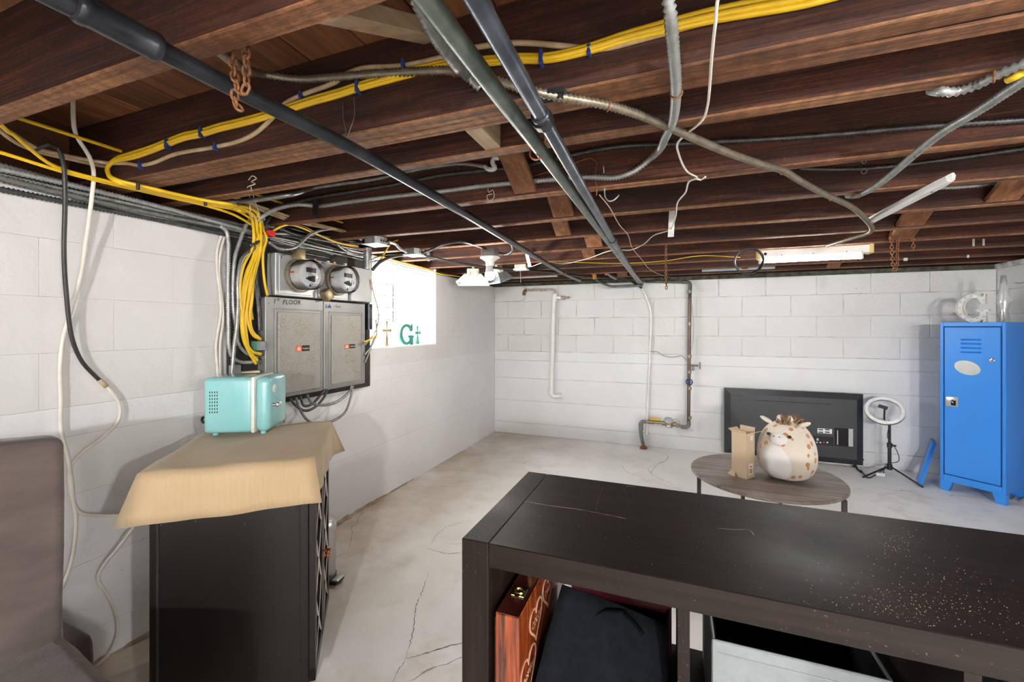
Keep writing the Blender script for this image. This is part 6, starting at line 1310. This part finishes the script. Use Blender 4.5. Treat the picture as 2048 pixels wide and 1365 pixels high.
def trect(u0, v0, u1, v1, d0, d1): a = P(u0, v0, y=YT-.006); c = P(u1, v1, y=YT-.006); return MB().box((a.x, YT-.006-d1, c.z), (c.x, YT-.006+d0, a.z))
lb = trect(1635, 857, 1664, 868.5, .001, .0006).build('rating_label', 'sticker_white', tv)
for k in range(4): trect(1637+(k % 2)*13, 858.5+5*(k//2), 1646+(k % 2)*13, 861.5+5*(k//2), .001, .0009).build('label_print', 'ink', lb)
io = trect(1626, 872, 1667, 893, .001, .0006).build('port_panel', 'tv_gloss', tv)
for k in range(4): trect(1632+7*k, 884, 1635+7*k, 887, .001, .004).build('port', ['port_grey', 'port_grey', 'red_plastic', 'sticker_white'][k], io)
trect(1633, 877, 1637, 882, .001, .003).build('port', 'port_grey', io)
rc = trect(1669, 856, 1706, 895, .001, .0008).build('cable_recess', 'black_hole', tv)
trect(1697, 858, 1706, 894, .001, .0016).build('recess_wall', 'port_grey', rc); trect(1674, 861, 1676, 890, .001, .003).build('port', 'port_grey', rc)
for (u, v) in ((1452, 838), (1466, 897), (1715, 925), (1727, 920)): p_ = P(u, v, y=YT-.006); MB().cyl((p_.x, YT-.008, p_.z), (p_.x, YT-.004, p_.z), .005, n=8).build('screw_hole', 'black_hole', tv)
for xx in (X0+.14, X1-.05):
    MB().tube([(xx, YT+.03, Z0+.004), (xx, YT+.0, .012), (xx+.0, YT-.09, .006)], .008, n=8, step=.02).tube([(xx, YT+.03, Z0+.004), (xx, YT+.05, .010), (xx, YT+.075, .007)], .008, n=8, step=.02).build('stand_foot', 'black_plastic', tv, smooth=True, angle=0)
cable('power_lead', 'black power cord on the floor between television and ring light', [P(1722, 941, z=.02), P(1729, 951, z=.006), P(1737, 956, z=.006), P(1752, 949, z=.006), P(1764, 942, z=.006), P(1774, 935, y=4.30)], .005, 'black_jacket', cat='cord')
q = P(1760, 952, z=.0); MB().rbox(q + Vector((-.03, -.015, 0)), q + Vector((.03, .015, .022)), .005, 2).build('power_brick', 'sticker_white', label='small white power brick by the ring light tripod', cat='power brick')

# ring light on a small tripod
plain('ring_white', (0.84, 0.84, 0.84), .35)
rb = P(1779, 946, z=.03); RY = rb.y
rl = thing('ring_light', 'small white ring light on a black tripod beside the blue locker', 'ring light', (rb.x, rb.y, 0))
rc_ = P(1769, 821, y=RY); nrm = Vector((-.25, -.72, .62)).normalized()
MB().torus(rc_, nrm, .112, .0155, n=48, m=10).build('ring_diffuser', 'ring_white', rl, smooth=True, angle=0)
MB().torus(rc_ - nrm*.010, nrm, .113, .0150, n=48, m=10).build('ring_housing', 'black_plastic', rl, smooth=True, angle=0)
u_ = nrm.cross(Vector((0, 0, 1))).normalized(); w_ = u_.cross(nrm)
top = Vector((rb.x, RY, P(1780, 842, y=RY).z))
MB().tube([top, rc_ - w_*.10, rc_ + Vector((0, 0, .01))], .006, n=8).box((-.03, -.008, -.014), (.03, .008, .014), Matrix.Translation(rc_ + Vector((-.01, 0, .025))) @ Matrix.Rotation(.3, 4, 'Y'), ch=.003).build('phone_clip', 'black_plastic', rl)
MB().cyl((rb.x, RY, .06), (rb.x, RY, top.z*.55), .012, n=12).cyl((rb.x, RY, top.z*.5), top, .009, n=12).build('pole', 'black_plastic', rl, smooth=True)
MB().cyl((rb.x, RY, top.z*.52), (rb.x, RY, top.z*.60), .017, n=12).cyl((rb.x+.01, RY, top.z*.56), (rb.x+.04, RY-.01, top.z*.56), .007, n=8).build('height_clamp', 'black_plastic', rl, smooth=True)
MB().cyl((rb.x, RY, .055), (rb.x, RY, .10), .018, n=12).build('tripod_hub', 'black_plastic', rl, smooth=True)
for e_ in (P(1726, 955, z=.008), P(1846, 975, z=.008), P(1775, 925, z=.008)):
    d_ = (e_ - Vector((rb.x, RY, .008))).normalized()*.235 if (e_-rb).length > .5 else e_ - Vector((rb.x, RY, .008))
    MB().tube([Vector((rb.x, RY, .085)), Vector((rb.x, RY, .008)) + d_], .007, n=8, step=.1).build('tripod_leg', 'black_plastic', rl, smooth=True)
MB().tube([top + Vector((0, 0, -.03)), Vector((rb.x-.02, RY-.02, top.z*.7)), Vector((rb.x+.035, RY-.02, top.z*.5)), Vector((rb.x+.05, RY-.02, top.z*.3)), Vector((rb.x-.03, RY-.02, top.z*.22)), Vector((rb.x-.05, RY-.03, .03))], .0028, n=6).build('usb_cord', 'black_plastic', rl, smooth=True, angle=0)

# blue locker, turned in the corner
plain('locker_blue', (0.026, 0.235, 0.74), .33, c2=(0.028, 0.245, 0.76), scale=3, coat=.25)
plain('locker_gap', (0.010, 0.07, 0.25), .6); plain('mirror_silver', (0.60, 0.61, 0.60), .28, .7, c2=(0.5, 0.51, 0.5), scale=10)
LA = P(1880, 979, z=0); LB = P(2012, 1013, z=0); fx = (LB-LA); LWd = fx.length; fx.normalize(); RL = math.atan2(fx.y, fx.x); fy = Vector((-fx.y, fx.x, 0)); fn = -fy
LHt = 1.236; LDp = .335; fz = .07
lk = thing('locker', 'tall blue metal locker with vent slots standing in the corner', 'locker', LA, RL)
MB().box((0, 0, fz), (.018, LDp, LHt), ch=.002).box((LWd-.018, 0, fz), (LWd, LDp, LHt), ch=.002).box((.018, LDp-.012, fz), (LWd-.018, LDp, LHt)).box((.018, 0, LHt-.03), (LWd-.018, LDp-.012, LHt), ch=.002).box((.018, 0, fz), (LWd-.018, LDp-.012, fz+.05), ch=.002).build('locker_body', 'locker_blue', lk, local=True)
for (x0_, x1_, ya, yb) in ((0, .055, .002, .05), (LWd-.055, LWd, .002, .05), (0, .055, LDp-.05, LDp-.002), (LWd-.055, LWd, LDp-.05, LDp-.002)):
    s_ = 1 if x0_ == 0 else -1; xo_ = x0_ if s_ == 1 else x1_
    MB().add([(xo_, ya, fz), (xo_+s_*.065, ya, fz), (xo_+s_*.045, ya, 0), (xo_, ya, 0), (xo_, yb, fz), (xo_+s_*.065, yb, fz), (xo_+s_*.045, yb, 0), (xo_, yb, 0)], [(0, 1, 2, 3), (4, 5, 6, 7), (0, 1, 5, 4), (1, 2, 6, 5), (2, 3, 7, 6), (3, 0, 4, 7)]).build('foot', 'locker_blue', lk, local=True)
MB().box((.021, .004, fz+.053), (LWd-.021, .008, LHt-.033)).build('door_gap', 'locker_gap', lk, local=True)
dr = MB().box((.025, -.002, fz+.057), (LWd-.025, .006, LHt-.037), ch=.002).build('locker_door', 'locker_blue', lk, local=True)
def lc(u, v):
    p_ = PP(u, v, LA, fn); return (p_-LA).dot(fx), p_.z
for v_ in (680, 688, 696.5, 705):
    x_, z_ = lc(1942, v_); MB().add([(x_-.052, -.002, z_+.006), (x_+.052, -.002, z_+.006), (x_+.046, -.011, z_-.004), (x_-.046, -.011, z_-.004), (x_-.052, -.002, z_-.006), (x_+.052, -.002, z_-.006)], [(0, 1, 2, 3), (3, 2, 5, 4), (0, 3, 4), (1, 5, 2)]).build('vent_louver', 'locker_blue', dr, local=True)
x_, z_ = lc(1935, 736)
ov = [(x_ + .068*math.cos(a)*math.cos(-.33) - .048*math.sin(a)*math.sin(-.33), z_ + .068*math.cos(a)*math.sin(-.33) + .048*math.sin(a)*math.cos(-.33)) for a in [2*math.pi*k/32 for k in range(32)]]
MB().add([(a, -.0025, c) for a, c in ov] + [(a, -.0060, c) for a, c in ov], [tuple(range(32, 64))] + [(k, (k+1) % 32, 32+(k+1) % 32, 32+k) for k in range(32)]).build('oval_plate', 'mirror_silver', dr, local=True)
plain('teal_rim', (0.10, 0.50, 0.52), .4)
MB().tube([(a, -.0035, c) for a, c in ov], .0022, n=5, closed=True, raw=True).build('oval_rim', 'teal_rim', dr, local=True)
x_, z_ = lc(1984, 721); MB().lathe([(.014, 0), (.014, .004), (.010, .006), (.002, .006)], (x_, -.002, z_), (0, -1, 0), n=16).build('cam_lock', 'chrome', dr, local=True, smooth=True)
x_, z_ = lc(1904, 804); hp = MB().rbox((x_-.034, -.006, z_-.036), (x_+.034, -.0015, z_+.036), .004, 2).build('handle_plate', 'mirror_silver', dr, local=True, smooth=True)
MB().box((x_-.004, -.0065, z_-.026), (x_+.022, -.0058, z_+.012)).build('handle_recess', 'black_hole', hp, local=True)
MB().tube([(x_+.004, -.006, z_+.012), (x_+.004, -.020, z_+.010), (x_+.014, -.022, z_-.004)], .005, n=8, step=.006).build('latch_handle', 'chrome', hp, local=True, smooth=True, angle=0)
# loose blue shelf plate leaning between locker and wall
a0, a1 = P(1843, 974, z=0), P(1873, 889, y=P(1858, 965, z=0).y + .05)
lp = thing('blue_panel', 'loose blue metal shelf leaning on the locker side', 'shelf panel', (a0.x, a0.y, 0))
d_ = (a1 - a0); up_ = d_.normalized(); wv = Vector((.35, .94, 0)).normalized()*.20; nv = up_.cross(wv).normalized()*.022
vs_ = [a0, a0+wv, a0+wv+d_, a0+d_]; MB().add([p_ for p_ in vs_] + [p_ - nv*-1 for p_ in vs_], [(0, 1, 2, 3), (4, 5, 6, 7), (0, 1, 5, 4), (1, 2, 6, 5), (2, 3, 7, 6), (3, 0, 4, 7)]).build('panel', 'locker_blue', lp)

# marquee letter and lava lamp on the locker
gp = PP(1911, 645, LA + fy*.10, fn); gp.z = LHt + .001
gth = (PP(1972, 645, LA + fy*.10, fn) - gp).length; gh = .205
gl = thing('marquee_letter', 'white marquee letter G with bulbs on top of the locker', 'letter', gp)
gdir = Vector((1, -.08, 0)).normalized(); poly = slab_G(gh); sc_ = (P(1974, 640, y=gp.y).x - P(1911, 640, y=gp.y).x)/(.84*gh)
poly = [(a*sc_, c) for a, c in poly]
MB().prism(poly, gp, gdir, EZ, .006).build('letter_back', 'white_enamel', gl)
n_ = len(poly); org = gp; nv_ = gdir.cross(EZ).normalized()
rim = MB(); vs_ = [org + gdir*a + EZ*c for a, c in poly] + [org + gdir*a + EZ*c + nv_*.035 for a, c in poly]
rim.add(vs_, [(k, (k+1) % n_, (k+1) % n_ + n_, k+n_) for k in range(n_)]); o_ = rim.build('letter_rim', 'white_enamel', gl); md = o_.modifiers.new('sheet', 'SOLIDIFY'); md.thickness = .003; md.offset = 0
for k in range(9):
    a = math.radians(60 + 240*k/8); c_ = org + gdir*((.40 + .315*math.cos(a))*gh*sc_) + EZ*((.5 + .43*math.sin(a))*gh) + nv_*.014; MB().ball(c_, .006, 10, 6).build('bulb', 'bulb_plastic', gl, smooth=True, angle=0)
for (a, c) in ((.66, .41), (.71, .20), (.71, .78)): MB().ball(org + gdir*(a*gh*sc_) + EZ*(c*gh) + nv_*.014, .006, 10, 6).build('bulb', 'bulb_plastic', gl, smooth=True, angle=0)
lv = PP(2007, 645, LA + fy*.13, fn); lv.z = LHt + .001
ll = thing('lava_lamp', 'silver and clear lava lamp beside the marquee letter', 'lamp', lv)
kz = (lv - CAM).dot(FW)/F_PX
def hh(v): return (645-v)*kz
m, nt, b = new_mat('lava_glass'); b.inputs['Base Color'].default_value = (.72, .74, .74, 1); b.inputs['Roughness'].default_value = .08; b.inputs['Transmission Weight'].default_value = .55; b.inputs['Alpha'].default_value = .75
MB().lathe([(10.4*kz, 0), (10*kz, .004), (6.2*kz, hh(624)), (6.2*kz, hh(620)), (10.4*kz, hh(607)), (10.4*kz, hh(605))], lv, (0, 0, 1), n=28).build('lamp_base', 'mirror_silver', ll, smooth=True, angle=50)
MB().lathe([(9.6*kz, hh(606)), (10*kz, hh(600)), (5*kz, hh(567))], lv, (0, 0, 1), n=28).build('lava_globe', 'lava_glass', ll, smooth=True, angle=50)
MB().lathe([(5.4*kz, hh(568)), (3.9*kz, hh(553)), (3.6*kz, hh(552))], lv, (0, 0, 1), n=28).build('lamp_cap', 'mirror_silver', ll, smooth=True, angle=50)
cable('power_lead', 'white cord hanging behind the locker to the floor', [P(2046, 930, x=2.33), P(2040, 955, x=2.32), P(2036, 975, x=2.31), P(2040, 990, z=.006), P(2052, 996, z=.006)], .004, 'white_jacket', cat='cord')
MB().tube([P(2026, 1000, z=.006), P(2036, 990, z=.006), P(2046, 994, z=.006), P(2040, 1002, z=.006)], .006, n=6, step=.02).build('plug_bundle', 'panel_grey', label='grey plug and wire tangle on the floor beside the locker', cat='plug', smooth=True, angle=0)
MB().tube([P(2030, 566, x=XR-.004), P(2044, 566.5, x=XR-.004), P(2060, 560, x=XR-.004)], .002, n=5).build('wall_wire', 'steel_wire', label='short dark wire on the wall beside the lava lamp', cat='wire')

# bare bulbs behind the camera that light the room
for k, (loc, e) in enumerate(BULBS):
    L = Vector(loc); t = thing('bare_bulb', ('bare ceiling bulb on a flex near the double joist', 'bare ceiling bulb on a flex towards the right wall')[k], 'ceiling light', L + Vector((0, 0, .05)))
    MB().cyl(L + Vector((0, 0, .075)), L + Vector((0, 0, JT-L.z)), .004, n=8).build('flex', 'black_jacket', t)
    MB().cyl(L + Vector((0, 0, .052)), L + Vector((0, 0, .10)), .018, .014, n=14).build('socket', 'black_plastic', t)
